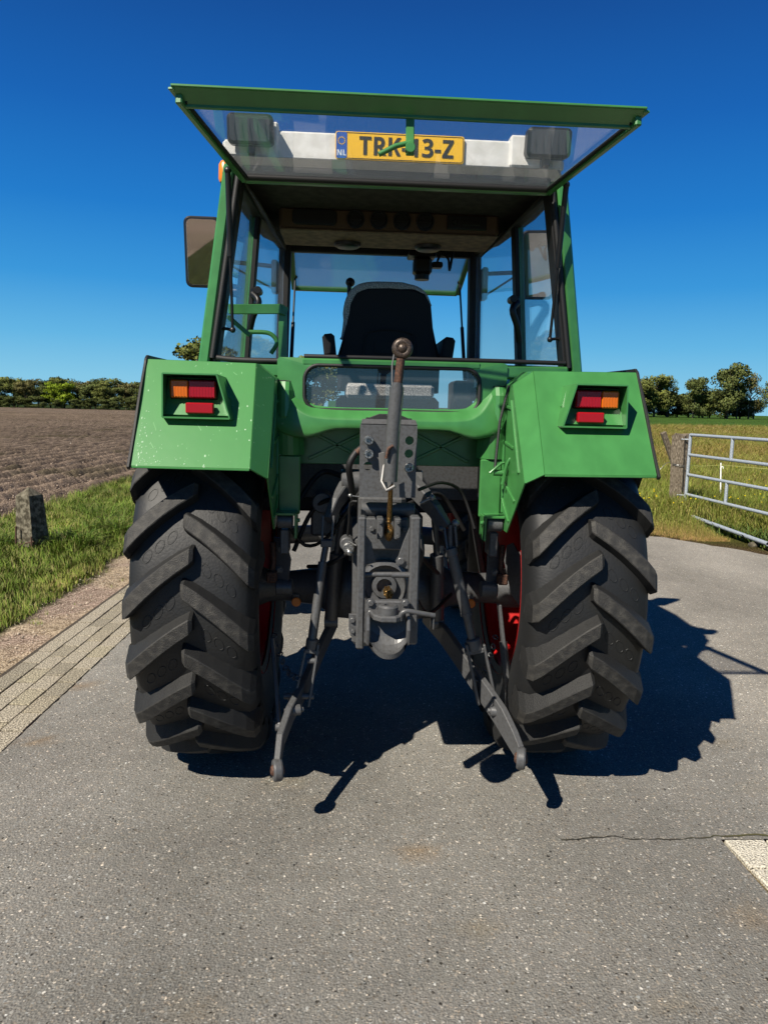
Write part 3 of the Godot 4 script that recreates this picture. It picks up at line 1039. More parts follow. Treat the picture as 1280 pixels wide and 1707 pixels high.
func build_post() -> void:
	var p := group_node(self, "concrete_marker", Vector3(-3.33, 0, -4.25))
	tag(p, "leaning weathered concrete block with pointed top in the left verge", "concrete block")
	p.rotation = Vector3(0, deg_to_rad(-24), deg_to_rad(3))
	var m := MB.new()
	var lv := [[-0.2, 0.112], [0.10, 0.108], [0.35, 0.10], [0.60, 0.088]]
	for l in lv.size() - 1:
		for k in 4:
			var a := TAU * k / 4.0 + PI / 4
			var b := a + PI / 2
			var ra: float = lv[l][1] * 1.414
			var rb: float = lv[l + 1][1] * 1.414
			m.flat([Vector3(cos(a) * ra, lv[l][0], sin(a) * ra), Vector3(cos(b) * ra, lv[l][0], sin(b) * ra), Vector3(cos(b) * rb, lv[l + 1][0], sin(b) * rb), Vector3(cos(a) * rb, lv[l + 1][0], sin(a) * rb)], Vector3(cos(a + PI / 4), 0, sin(a + PI / 4)))
			if l == 2:
				m.flat([Vector3(cos(a) * rb, 0.60, sin(a) * rb), Vector3(cos(b) * rb, 0.60, sin(b) * rb), Vector3(0.01, 0.685, 0.01)], Vector3(cos(a + PI / 4), 0.5, sin(a + PI / 4)))
	part(p, "block", m, M.old_concrete)
	m = MB.new()
	tube(m, [Vector3(-0.06, 0.10, 0.16), Vector3(-0.05, 0.30, 0.15)], 0.009, 6)
	tube(m, [Vector3(-0.16, 0.08, 0.17), Vector3(0.0, 0.12, 0.165), Vector3(0.15, 0.15, 0.13)], 0.008, 6)
	tube(m, [Vector3(0.13, -0.05, 0.15), Vector3(0.13, 0.20, 0.14)], 0.008, 6)
	part(p, "rusty_reinforcement", m, M.rust)

func blades(seed_: int, count: int, spread: float, h0: float, h1: float, wd: float, lean: float, cols: Array) -> ArrayMesh:
	var r := RandomNumberGenerator.new()
	r.seed = seed_
	var m := MB.new()
	for i in count:
		var p := Vector3(r.randfn() * spread, 0, r.randfn() * spread)
		var h := r.randf_range(h0, h1)
		var a := r.randf() * TAU
		var d := Vector3(cos(a), 0, sin(a))
		var l := h * lean * r.randf_range(0.3, 1.2)
		var s := d.cross(Vector3.UP) * wd * r.randf_range(0.7, 1.3)
		var p1 := p + d * l * 0.3 + Vector3.UP * h * 0.55
		var p2 := p + d * l + Vector3.UP * h * (1.0 - 0.3 * lean)
		var c: Color = cols[r.randi() % cols.size()]
		m.col = c * r.randf_range(0.8, 1.2)
		var n := (Vector3.UP * 0.7 + d * r.randf_range(-0.6, 0.6) + s.normalized() * r.randf_range(-0.4, 0.4)).normalized()
		m.tri(p - s, p + s, p1 + s * 0.7, n, n, n)
		m.tri(p - s, p1 + s * 0.7, p1 - s * 0.7, n, n, n)
		m.tri(p1 - s * 0.7, p1 + s * 0.7, p2, n, n, n)
	return m.mesh()

func scatter(called: String, mesh: Mesh, xs: Array, cols: Array, label: String, category: String) -> void:
	var mm := MultiMesh.new()
	mm.transform_format = MultiMesh.TRANSFORM_3D
	mm.use_colors = true
	mm.mesh = mesh
	mm.instance_count = xs.size()
	for i in xs.size():
		mm.set_instance_transform(i, xs[i])
		mm.set_instance_color(i, cols[i])
	var o := MultiMeshInstance3D.new()
	o.multimesh = mm
	o.material_override = M.blade
	o.name = numbered(called)
	tag(o, label, category, "", "stuff")
	add_child(o, true)

func build_grass() -> void:
	var green := [Color(0.125, 0.195, 0.030), Color(0.095, 0.165, 0.024), Color(0.16, 0.21, 0.040), Color(0.21, 0.205, 0.075)]
	var tall := [Color(0.15, 0.21, 0.036), Color(0.20, 0.235, 0.048), Color(0.29, 0.25, 0.095), Color(0.34, 0.28, 0.13), Color(0.16, 0.205, 0.042)]
	var xs := []
	var cs := []
	# short turf on the left verge
	for i in 25000:
		var z := rng.randf_range(-15.0, 1.6) if rng.randf() < 0.72 else rng.randf_range(-34.0, 6.0)
		var x := rng.randf_range(-4.75, -2.1)
		var xa := edge_x(z) - 0.445
		var off := xa - x
		var edge := 0.46 + 0.14 * n_mid.get_noise_2d(x * 0.7, z * 0.7)
		if off < edge:
			if rng.randf() > 0.015 + 0.10 * smoothstep(edge - 0.15, edge, off): continue
		if x < -4.25 and rng.randf() < smoothstep(-4.2, -4.7, x): continue
		var big := 0.6 + 0.7 * smoothstep(0.5, 1.4, off) + 0.5 * maxf(0.0, n_mid.get_noise_2d(x * 0.5 + 20.0, z * 0.5))
		if off < edge: big = 0.4
		xs.append(Transform3D(Basis.from_euler(Vector3(rng.randf_range(-0.2, 0.2), rng.randf() * TAU, rng.randf_range(-0.2, 0.2))).scaled(Vector3.ONE * big * rng.randf_range(0.7, 1.3)), Vector3(x, -0.015, z)))
		var k := rng.randf_range(0.8, 1.2) * (0.85 + 0.55 * n_low.get_noise_2d(x * 4.0, z * 4.0 + 31.0))
		var dry := clampf(0.35 + 0.9 * n_mid.get_noise_2d(x * 0.6 + 70.0, z * 0.6) - 0.4 * smoothstep(0.4, 1.0, off), 0.0, 1.0)
		cs.append(Color(k, k, k).lerp(Color(1.7 * k, 1.15 * k, 1.5 * k), dry * 0.6))
	scatter("verge_grass", blades(11, 14, 0.035, 0.06, 0.15, 0.0032, 0.8, green), xs, cs, "short green grass on the left verge between sand and ploughed field", "grass")
	# the long tuft beside the concrete block
	xs = []
	cs = []
	for i in 300:
		var a := rng.randf() * TAU
		var rr := sqrt(rng.randf())
		var c: Array = [[-3.02, -4.45, 0.22], [-2.95, -5.3, 0.30], [-3.2, -6.6, 0.5], [-3.75, -4.3, 0.2]][rng.randi() % 4]
		xs.append(Transform3D(Basis.from_euler(Vector3(rng.randf_range(-0.35, 0.35), rng.randf() * TAU, rng.randf_range(-0.35, 0.35))).scaled(Vector3.ONE * rng.randf_range(0.7, 1.2)), Vector3(c[0] + cos(a) * rr * c[2], -0.02, c[1] + sin(a) * rr * c[2])))
		var k := rng.randf_range(0.7, 1.1)
		cs.append(Color(k, k, k))
	scatter("long_grass_tuft", blades(13, 13, 0.03, 0.18, 0.36, 0.0035, 1.1, green), xs, cs, "tufts of long drooping grass beside the concrete block", "grass")
	# meadow on the right
	xs = []
	cs = []
	for i in 60000:
		var d := 9.0 + 52.0 * pow(rng.randf(), 1.9)
		var x := -0.2 + d * (rng.randf_range(0.34, 0.72) if rng.randf() < 0.62 else rng.randf_range(0.10, 0.85))
		var z := 3.3 - d
		var off := x - apron_x(z)
		if off < 0.10: continue
		if z > -7.4 and z < -4.8 and absf(x - lerpf(5.02, 4.83, (z + 7.25) / 2.27)) < 0.13: continue
		var sparse := smoothstep(0.1, 1.3, off + 0.5 * n_mid.get_noise_2d(x, z))
		if rng.randf() > 0.15 + 0.85 * sparse: continue
		var big := lerpf(0.20, 1.0, smoothstep(0.7, 2.6, off + 0.4 * n_mid.get_noise_2d(x * 0.6, z * 0.6))) * rng.randf_range(0.7, 1.25) * (1.0 + 0.012 * (d - 9.0))
		xs.append(Transform3D(Basis.from_euler(Vector3(rng.randf_range(-0.2, 0.2), rng.randf() * TAU, rng.randf_range(-0.2, 0.2))).scaled(Vector3(1.0 + 0.03 * (d - 9.0), 1, 1.0 + 0.03 * (d - 9.0)) * big), Vector3(x, pasture_y(x, z) - 0.01, z)))
		var k := rng.randf_range(0.75, 1.2)
		var dry := clampf(0.15 + 0.7 * n_low.get_noise_2d(x * 1.2, z * 0.9) + 0.6 * smoothstep(14.0, 24.0, d), 0.0, 1.0)
		var straw := 0.85 * (1.0 - smoothstep(0.5, 1.7, off))
		cs.append(Color(k, 1.08 * k, 0.9 * k).lerp(Color(1.25 * k, 0.98 * k, 1.15 * k), dry).lerp(Color(1.75 * k, 1.15 * k, 1.5 * k), straw))
	scatter("meadow_grass", blades(17, 15, 0.07, 0.16, 0.44, 0.0036, 0.6, tall), xs, cs, "tall yellowish meadow grass with seed heads behind the gate", "grass")
	# broad weeds at the foot of the gate
	xs = []
	cs = []
	for i in 2600:
		var t := rng.randf()
		var x := lerpf(5.3, 5.6, t) + rng.randfn() * 0.35
		var z := lerpf(-8.2, -4.4, t) + rng.randf_range(-0.3, 0.3)
		if x < apron_x(z) + 0.35 or x < 5.0: continue
		xs.append(Transform3D(Basis.from_euler(Vector3(rng.randf_range(-0.3, 0.3), rng.randf() * TAU, rng.randf_range(-0.3, 0.3))).scaled(Vector3.ONE * rng.randf_range(0.7, 1.2)), Vector3(x, pasture_y(x, z) - 0.01, z)))
		var k := rng.randf_range(0.7, 1.1)
		cs.append(Color(k, k, k))
	scatter("gate_weeds", blades(19, 10, 0.05, 0.10, 0.24, 0.009, 0.9, [Color(0.06, 0.11, 0.02), Color(0.08, 0.12, 0.03), Color(0.05, 0.09, 0.02)]), xs, cs, "low broad-leaved weeds at the foot of the gate", "weeds")
	# dandelions
	xs = []
	cs = []
	var fm := MB.new()
	fm.col = Color(0.10, 0.13, 0.03)
	tube(fm, [Vector3(0, 0, 0), Vector3(0.01, 0.34, 0)], 0.002, 4, false)
	fm.col = Color(0.75, 0.55, 0.01)
	ball(fm, Vector3(0.01, 0.345, 0), 0.012, 7, Vector3(1, 0.5, 1))
	for i in 420:
		var d := 10.5 + 22.0 * pow(rng.randf(), 1.5)
		var x := -0.2 + d * rng.randf_range(0.38, 0.70)
		var z := 3.3 - d
		if x - apron_x(z) < 1.2: continue
		if n_mid.get_noise_2d(x * 0.3, z * 0.3) < -0.05: continue
		xs.append(Transform3D(Basis.from_euler(Vector3(0, rng.randf() * TAU, 0)).scaled(Vector3.ONE * rng.randf_range(0.7, 1.15)), Vector3(x, pasture_y(x, z), z)))
		cs.append(Color(1, 1, 1))
	scatter("dandelions", fm.mesh(), xs, cs, "small yellow flowers dotted through the meadow", "flowers")
	# grit and pebbles on the sandy strip beside the paving
	var gm := MB.new()
	ball(gm, Vector3.ZERO, 0.5, 6, Vector3(1, 0.6, 0.8))
	xs = []
	cs = []
	for i in 5200:
		var z := rng.randf_range(-7.0, 1.6)
		var x := edge_x(z) - 0.445 - absf(rng.randfn()) * 0.22 - rng.randf() * 0.25
		if edge_x(z) - 0.445 - x > 0.75: continue
		var s := 0.004 + 0.011 * rng.randf() * rng.randf() + (0.012 if rng.randf() < 0.015 else 0.0)
		xs.append(Transform3D(Basis.from_euler(Vector3(rng.randf() * 3, rng.randf() * 3, rng.randf() * 3)).scaled(Vector3.ONE * s), Vector3(x, -0.009 + 0.012 * n_mid.get_noise_2d(x, z), z)))
		var k := rng.randf_range(0.4, 1.25)
		cs.append(Color(0.42, 0.35, 0.28) * k)
	scatter("verge_pebbles", gm.mesh(), xs, cs, "fine grit and pebbles on the sandy strip beside the paving", "gravel")
	# crumbs of soil and pale stones on the ploughed field
	var cm := MB.new()
	ball(cm, Vector3.ZERO, 0.5, 6, Vector3(1, 0.7, 0.85))
	xs = []
	cs = []
	for i in 4200:
		var d := 7.0 + 26.0 * pow(rng.randf(), 1.6)
		var x := -0.2 - d * rng.randf_range(0.26, 0.62)
		var z := 3.3 - d
		if x > -4.45: continue
		var s := rng.randf_range(0.012, 0.040) * (1.0 if rng.randf() < 0.88 else 1.7)
		xs.append(Transform3D(Basis.from_euler(Vector3(rng.randf() * 3, rng.randf() * 3, rng.randf() * 3)).scaled(Vector3.ONE * s), Vector3(x, -0.035 + rng.randf_range(-0.02, 0.025), z)))
		var k := rng.randf_range(0.7, 1.3)
		cs.append(Color(0.275, 0.215, 0.165) * k if rng.randf() < 0.985 else Color(0.5, 0.48, 0.42))
	scatter("soil_clods", cm.mesh(), xs, cs, "crumbled clods of brown earth on the ploughed field", "clods")

# ------------------------------------------------------------------ tractor
func tread_profile() -> Array:      # (distance from the middle, radius) of the carcass, from the middle outwards
	return [Vector2(0.0, 0.752), Vector2(0.06, 0.751), Vector2(0.11, 0.747), Vector2(0.16, 0.739), Vector2(0.195, 0.724), Vector2(0.217, 0.70), Vector2(0.229, 0.665), Vector2(0.233, 0.62), Vector2(0.229, 0.57), Vector2(0.218, 0.52), Vector2(0.204, 0.475), Vector2(0.196, 0.445)]

func carcass_r(a: float) -> float:
	var p := tread_profile()
	a = abs(a)
	for i in 5:
		if a <= p[i + 1].x:
			return lerpf(p[i].y, p[i + 1].y, (a - p[i].x) / (p[i + 1].x - p[i].x))
	return p[5].y

func on_tyre(a: float, r: float, th: float) -> Vector3:
	return Vector3(a, r * cos(th), r * sin(th))

func lug_theta(a: float) -> float:   # how far a lug trails behind its nose at distance a from the middle
	return 0.80 * a + 1.35 * a * a

func lug_mesh(side: float) -> ArrayMesh:
	var m := MB.new()
	# a, top radius, base radius, half width at top and base (radians)
	var st := []
	for q in [[-0.020, 0.786, 0.750, 0.027, 0.040], [-0.008, 0.7975, 0.750, 0.036, 0.047], [0.04, 0.7975, 0.750, 0.039, 0.051], [0.09, 0.796, 0.747, 0.041, 0.055], [0.14, 0.793, 0.741, 0.044, 0.060], [0.185, 0.787, 0.727, 0.046, 0.066], [0.212, 0.777, 0.705, 0.046, 0.068], [0.2305, 0.748, 0.69, 0.043, 0.066], [0.2385, 0.700, 0.66, 0.036, 0.058], [0.2365, 0.655, 0.64, 0.028, 0.047]]:
		st.append(q)
	var rings := []
	for q in st:
		var t := lug_theta(min(q[0], 0.225))
		var a: float = q[0] * side
		var ab: float = min(q[0], 0.231) * side
		var bev := 0.004 / 0.79
		rings.append([on_tyre(ab, q[2] - 0.004, t - q[4] * 1.42), on_tyre(a, q[1] - 0.003, t - q[3] - 0.001), on_tyre(a, q[1], t - q[3] + bev), on_tyre(a, q[1], t + q[3] - bev), on_tyre(a, q[1] - 0.003, t + q[3] + 0.001), on_tyre(ab, q[2] - 0.004, t + q[4])])
	for i in rings.size() - 1:
		var c := Vector3.ZERO
		for p in rings[i]: c += p / 12.0
		for p in rings[i + 1]: c += p / 12.0
		c = c * 0.985
		for k in 5:
			m.col = Color(1, 1, 1) if k == 2 and i < 7 else (Color(0.75, 0.75, 0.75) if k % 2 == 1 and i < 7 else Color(0.15, 0.165, 0.185))   # dusty worn tread, clean rubber on the flanks
			var q := [rings[i][k], rings[i][k + 1], rings[i + 1][k + 1], rings[i + 1][k]]
			m.flat(q, (q[0] + q[1] + q[2] + q[3]) * 0.25 - c)
	m.flat(rings[0], rings[0][2] - rings[2][2])
	m.flat(rings[-1], rings[-1][2] - rings[-3][2])
	return m.mesh()

func tyre_mesh(lugs: int) -> ArrayMesh:
	var m := MB.new()
	var half := tread_profile()
	var prof := []
	for i in range(half.size() - 1, 0, -1):
		prof.append(Vector2(half[i].y, -half[i].x))
	for q in half:
		prof.append(Vector2(q.y, q.x))
	prof.append(Vector2(0.43, 0.19))
	prof.insert(0, Vector2(0.43, -0.19))
	lathe(m, prof, axis_x(Vector3.ZERO), 88, 1.0)
	# raised oval marks between the lugs, three in a row, and the fine seam lines
	for side in [-1.0, 1.0]:
		for k in lugs:
			var base: float = TAU * k / lugs + (PI / lugs if side > 0 else 0.0) + PI / lugs + 0.05
			for j in 3:
				var a: float = 0.062 + 0.043 * j
				var t: float = base + lug_theta(a)
				var ringp := []
				for s in 14:
					var an := TAU * s / 14.0
					var row := []
					for e in [[1.0, -0.001], [0.95, 0.0013], [0.84, 0.0013], [0.79, -0.001]]:
						var aa: float = a + 0.0165 * e[0] * cos(an) + 0.008 * e[0] * sin(an)
						var tt: float = t + 0.036 * e[0] * sin(an)
						row.append(on_tyre(aa * side, carcass_r(aa) + e[1], tt))
					ringp.append(row)
				for s in 14:
					var s2 := (s + 1) % 14
					for e in 3:
						m.flat([ringp[s][e], ringp[s2][e], ringp[s2][e + 1], ringp[s][e + 1]], Vector3(0, cos(t), sin(t)))
	return m.mesh()

func rim_mesh(out: float) -> ArrayMesh:   # out: +1 when the dish faces +x
	var m := MB.new()
	lathe(m, [Vector2(0.462, -0.205), Vector2(0.462, -0.195), Vector2(0.445, -0.186), Vector2(0.43, -0.178), Vector2(0.415, -0.15), Vector2(0.40, -0.10), Vector2(0.40, 0.08), Vector2(0.43, 0.178), Vector2(0.445, 0.186), Vector2(0.462, 0.195), Vector2(0.462, 0.205)], axis_x(Vector3.ZERO), 48, 0.7)
	lathe(m, [Vector2(0.40, 0.02), Vector2(0.36, 0.03), Vector2(0.30, 0.06), Vector2(0.22, 0.05), Vector2(0.15, 0.03), Vector2(0.0, 0.03)], axis_x(Vector3.ZERO, out), 40, 0.8)
	lathe(m, [Vector2(0.0, 0.02), Vector2(0.15, 0.02), Vector2(0.22, 0.04), Vector2(0.30, 0.05), Vector2(0.36, 0.02), Vector2(0.40, 0.01)], axis_x(Vector3.ZERO, out), 40, 0.8)
	for k in 8:
		var a := TAU * k / 8
		box(m, 0.0, 0.04 * out, 0.33 * cos(a) - 0.03, 0.33 * cos(a) + 0.03, 0.33 * sin(a) - 0.03, 0.33 * sin(a) + 0.03, 0.008)
		bolt(m, Vector3(0.035 * out, 0.105 * cos(a), 0.105 * sin(a)), Vector3(out, 0, 0), 0.013)
	return m.mesh()

func build_wheels(T: Node3D) -> void:
	var lugs := 20
	var tm := tyre_mesh(lugs)
	var lm := [lug_mesh(-1.0), lug_mesh(1.0)]
	for side in [-1.0, 1.0]:
		var w := group_node(T, "rear_wheel", Vector3(side * 0.733, 0.796, 0))
		inst(w, "tyre", tm, M.tyre)
		inst(w, "rim", rim_mesh(side), M.rim_red)
		for s in 2:
			for k in lugs:
				var o := inst(w, "tread_lug", lm[s], M.lug)
				o.rotation.x = TAU * k / lugs + (PI / lugs if s == 1 else 0.0) + 0.05
		var hm := MB.new()
		cyl(hm, axis_x(Vector3(-side * 0.06, 0, 0)), 0.10, 0.14, 20, 0.01)
		part(w, "hub", hm, M.grey)
		var f := w.duplicate()
		f.name = "front_wheel"
		T.add_child(f, true)
		f.scale = Vector3.ONE * 0.70
		f.position = Vector3(side * 0.80, 0.557, -2.35)

func quad_plate(m: MB, a: Vector3, b: Vector3, c: Vector3, d: Vector3, t: float) -> void:
	# a slightly thick sheet through four corners
	var n := (b - a).cross(d - a).normalized() * t * 0.5
	var F := [a + n, b + n, c + n, d + n]
	var B := [a - n, b - n, c - n, d - n]
	m.flat(F, n)
	m.flat(B, -n)
	var mid := (a + b + c + d) * 0.25
	for i in 4:
		var j := (i + 1) % 4
		m.flat([F[i], F[j], B[j], B[i]], (F[i] + F[j]) * 0.5 - mid)

func build_fender(T: Node3D, s: float) -> void:
	var f := group_node(T, "rear_fender", Vector3.ZERO)
	var P := func(x, y, z): return Vector3(x * s, y, z)
	var m := MB.new()
	var t := 0.006
	# sloping rear face, top, inner facet
	quad_plate(m, P.call(0.524, 1.690, 0.50), P.call(0.922, 1.695, 0.50), P.call(0.915, 1.322, 0.77), P.call(0.514, 1.319, 0.77), t)
	quad_plate(m, P.call(0.524, 1.690, 0.50), P.call(0.922, 1.695, 0.50), P.call(0.922, 1.715, -0.35), P.call(0.524, 1.712, -0.35), t)
	quad_plate(m, P.call(0.524, 1.690, 0.50), P.call(0.514, 1.319, 0.77), P.call(0.460, 1.282, 0.72), P.call(0.460, 1.642, 0.46), t)
	quad_plate(m, P.call(0.524, 1.690, 0.50), P.call(0.460, 1.642, 0.46), P.call(0.460, 1.66, -0.35), P.call(0.524, 1.712, -0.35), t)
	bar(m, P.call(0.514, 1.316, 0.766), P.call(0.915, 1.319, 0.766), 0.014, 0.008, Vector3.UP, 0.003)
	part(f, "rear_panel", m, M.green_chipped if s < 0 else M.green)
	if s < 0:
		# flaked paint along the outer and lower edge
		m = MB.new()
		var r := RandomNumberGenerator.new()
		r.seed = 57
		var nrm := Vector3(0, 0.588, 0.809)
		for k in 105:
			var u := absf(r.randfn()) * 0.045
			var v := absf(r.randfn()) * 0.10
			if k > 90:
				u = 0.03 + r.randf() * 0.34
				v = absf(r.randfn()) * 0.02
			elif k > 60:
				u = absf(r.randfn()) * 0.012
				v = r.randf() * 0.22
			if u > 0.39: continue
			var t1: float = clampf(1.0 - v / 0.46, 0.02, 0.985)
			var c := Vector3(-lerpf(0.922, 0.915, t1) + 0.010 + u, lerpf(1.694, 1.322, t1), lerpf(0.50, 0.77, t1)) + nrm * 0.0036
			var dn := Vector3(0, -0.809, 0.588)
			var w := r.randf_range(0.0004, 0.0012) + 0.0014 * pow(r.randf(), 5.0)
			var h := w * r.randf_range(0.8, 3.5)
			m.flat([c + Vector3(-w, 0, 0) + dn * h * r.randf(), c + dn * h, c + Vector3(w, 0, 0) + dn * h * r.randf_range(-0.5, 0.5), c - dn * h * r.randf_range(0.4, 1.0)], nrm)
		var chips := part(f, "paint_flakes", m, M.bare_primer)
		chips.set_meta("kind", "stuff")
	# inner wall beside the wheel
	m = MB.new()
	var wall := PackedVector2Array([Vector2(0.46, 1.642), Vector2(0.72, 1.285), Vector2(0.47, 1.062), Vector2(0.40, 1.062), Vector2(0.32, 1.10), Vector2(0.16, 1.30), Vector2(0.12, 1.66)])
	var xf := Transform3D(Basis(Vector3(0, 0, 1), Vector3(0, 1, 0), Vector3(-1, 0, 0)), Vector3(0.459 * s, 0, 0))
	plate(m, wall, xf, 0.006, 0.001)
	part(f, "inner_panel", m, M.green)
	m = MB.new()
	var xi := (0.459 - 0.004) * s
	for q in [[0.34, 1.56, 0.47, 1.55], [0.335, 1.42, 0.52, 1.40], [0.345, 1.27, 0.58, 1.20], [0.36, 1.19, 0.50, 1.11]]:
		bar(m, Vector3(xi, q[1], q[0]), Vector3(xi, q[3], q[2]), 0.012, 0.010, Vector3(1, 0, 0), 0.004)
	bar(m, Vector3(xi, 1.60, 0.335), Vector3(xi, 1.13, 0.375), 0.012, 0.010, Vector3(1, 0, 0), 0.004)
	bar(m, Vector3(xi, 1.58, 0.455), Vector3(xi, 1.31, 0.63), 0.012, 0.010, Vector3(1, 0, 0), 0.004)
	part(f, "stiffening_rib", m, M.green)
	# rubber edge along the outside
	m = MB.new()
	var e := [P.call(0.922, 1.712, -0.30), P.call(0.924, 1.704, 0.40), P.call(0.926, 1.700, 0.49), P.call(0.926, 1.66, 0.525), P.call(0.924, 1.55, 0.612), P.call(0.922, 1.42, 0.70), P.call(0.921, 1.315, 0.778)]
	ribbon(m, smooth_path(e, 4), 0.009, 0.018)
	part(f, "rubber_edge", m, M.black_rubber)
	m = MB.new()
	quad_plate(m, P.call(0.917, 1.69, 0.48), P.call(0.911, 1.325, 0.755), P.call(0.915, 1.32, 0.60), P.call(0.917, 1.69, -0.3), 0.005)
	part(f, "side_flap", m, M.black_rubber)
	# lamp housing: a hood standing off the sloping face
	m = MB.new()
	quad_plate(m, P.call(0.628, 1.634, 0.53), P.call(0.832, 1.634, 0.53), P.call(0.826, 1.640, 0.680), P.call(0.640, 1.640, 0.680), 0.005)
	quad_plate(m, P.call(0.628, 1.634, 0.53), P.call(0.640, 1.640, 0.680), P.call(0.594, 1.488, 0.690), P.call(0.584, 1.488, 0.64), 0.005)
	quad_plate(m, P.call(0.832, 1.634, 0.53), P.call(0.826, 1.640, 0.680), P.call(0.826, 1.488, 0.690), P.call(0.832, 1.488, 0.64), 0.005)
	quad_plate(m, P.call(0.594, 1.488, 0.690), P.call(0.826, 1.488, 0.690), P.call(0.832, 1.488, 0.64), P.call(0.584, 1.488, 0.64), 0.006)
	quad_plate(m, P.call(0.60, 1.497, 0.655), P.call(0.826, 1.497, 0.655), P.call(0.826, 1.56, 0.615), P.call(0.615, 1.56, 0.615), 0.004)
	quad_plate(m, P.call(0.60, 1.560, 0.613), P.call(0.826, 1.560, 0.613), P.call(0.826, 1.63, 0.59), P.call(0.63, 1.63, 0.59), 0.004)
	part(f, "lamp_housing", m, M.green)
	m = MB.new()
	box(m, 0.645 * s, 0.812 * s, 1.553, 1.624, 0.60, 0.628, 0.004)
	part(f, "lamp_base", m, M.black_plastic)
	m = MB.new()
	box(m, 0.648 * s, 0.742 * s, 1.557, 1.620, 0.626, 0.650, 0.006)
	for k in 9: box(m, (0.652 + 0.0105 * k) * s, (0.6555 + 0.0105 * k) * s, 1.560, 1.617, 0.648, 0.6508, 0.0004)
	part(f, "tail_light", m, M.lens_red)
	m = MB.new()
	box(m, 0.744 * s, 0.808 * s, 1.557, 1.620, 0.626, 0.650, 0.006)
	for k in 6: box(m, (0.7475 + 0.0103 * k) * s, (0.751 + 0.0103 * k) * s, 1.560, 1.617, 0.648, 0.6508, 0.0004)
	part(f, "indicator", m, M.lens_amber)
	m = MB.new()
	box(m, 0.652 * s, 0.750 * s, 1.503, 1.541, 0.648, 0.672, 0.004)
	part(f, "reflector", m, M.reflector_red)
	# green foot bracket with its rubber mount
	m = MB.new()
	box(m, 0.375 * s, 0.455 * s, 1.112, 1.122, 0.34, 0.44, 0.003)
	box(m, 0.372 * s, 0.382 * s, 1.02, 1.122, 0.34, 0.44, 0.003)
	bolt(m, Vector3(0.372 * s, 1.09, 0.41), Vector3(-s, 0, 0), 0.009)
	part(f, "foot_bracket", m, M.green)
	m = MB.new()
	cyl(m, axis_x(Vector3(0.420 * s, 1.086, 0.40)), 0.031, 0.062, 18, 0.004)
	part(f, "rubber_mount", m, M.grey)

func smooth_grid(m: MB, g: Array) -> void:
	var nr := []
	for i in g.size():
		var row := []
		for k in g[i].size():
			var a: Vector3 = g[min(i + 1, g.size() - 1)][k] - g[max(i - 1, 0)][k]
			var b: Vector3 = g[i][min(k + 1, g[i].size() - 1)] - g[i][max(k - 1, 0)]
			var n := a.cross(b).normalized()
			row.append(n if n.z > 0.0 or (absf(n.z) < 0.05 and n.y < 0.0) else -n)
		nr.append(row)
	for i in g.size() - 1:
		for k in g[i].size() - 1:
			m.tri(g[i][k], g[i + 1][k], g[i + 1][k + 1], nr[i][k], nr[i + 1][k], nr[i + 1][k + 1])
			m.tri(g[i][k], g[i + 1][k + 1], g[i][k + 1], nr[i][k], nr[i + 1][k + 1], nr[i][k + 1])

func rounded_opening(m: MB, outer: PackedVector2Array, inner: PackedVector2Array, z0: float, z1: float) -> void:
	# both loops run the same way with the same number of points
	var N := inner.size()
	for i in N:
		var j := (i + 1) % N
		m.flat([Vector3(outer[i].x, outer[i].y, z0), Vector3(outer[j].x, outer[j].y, z0), Vector3(inner[j].x, inner[j].y, z1), Vector3(inner[i].x, inner[i].y, z1)], Vector3(0, 0, 1))

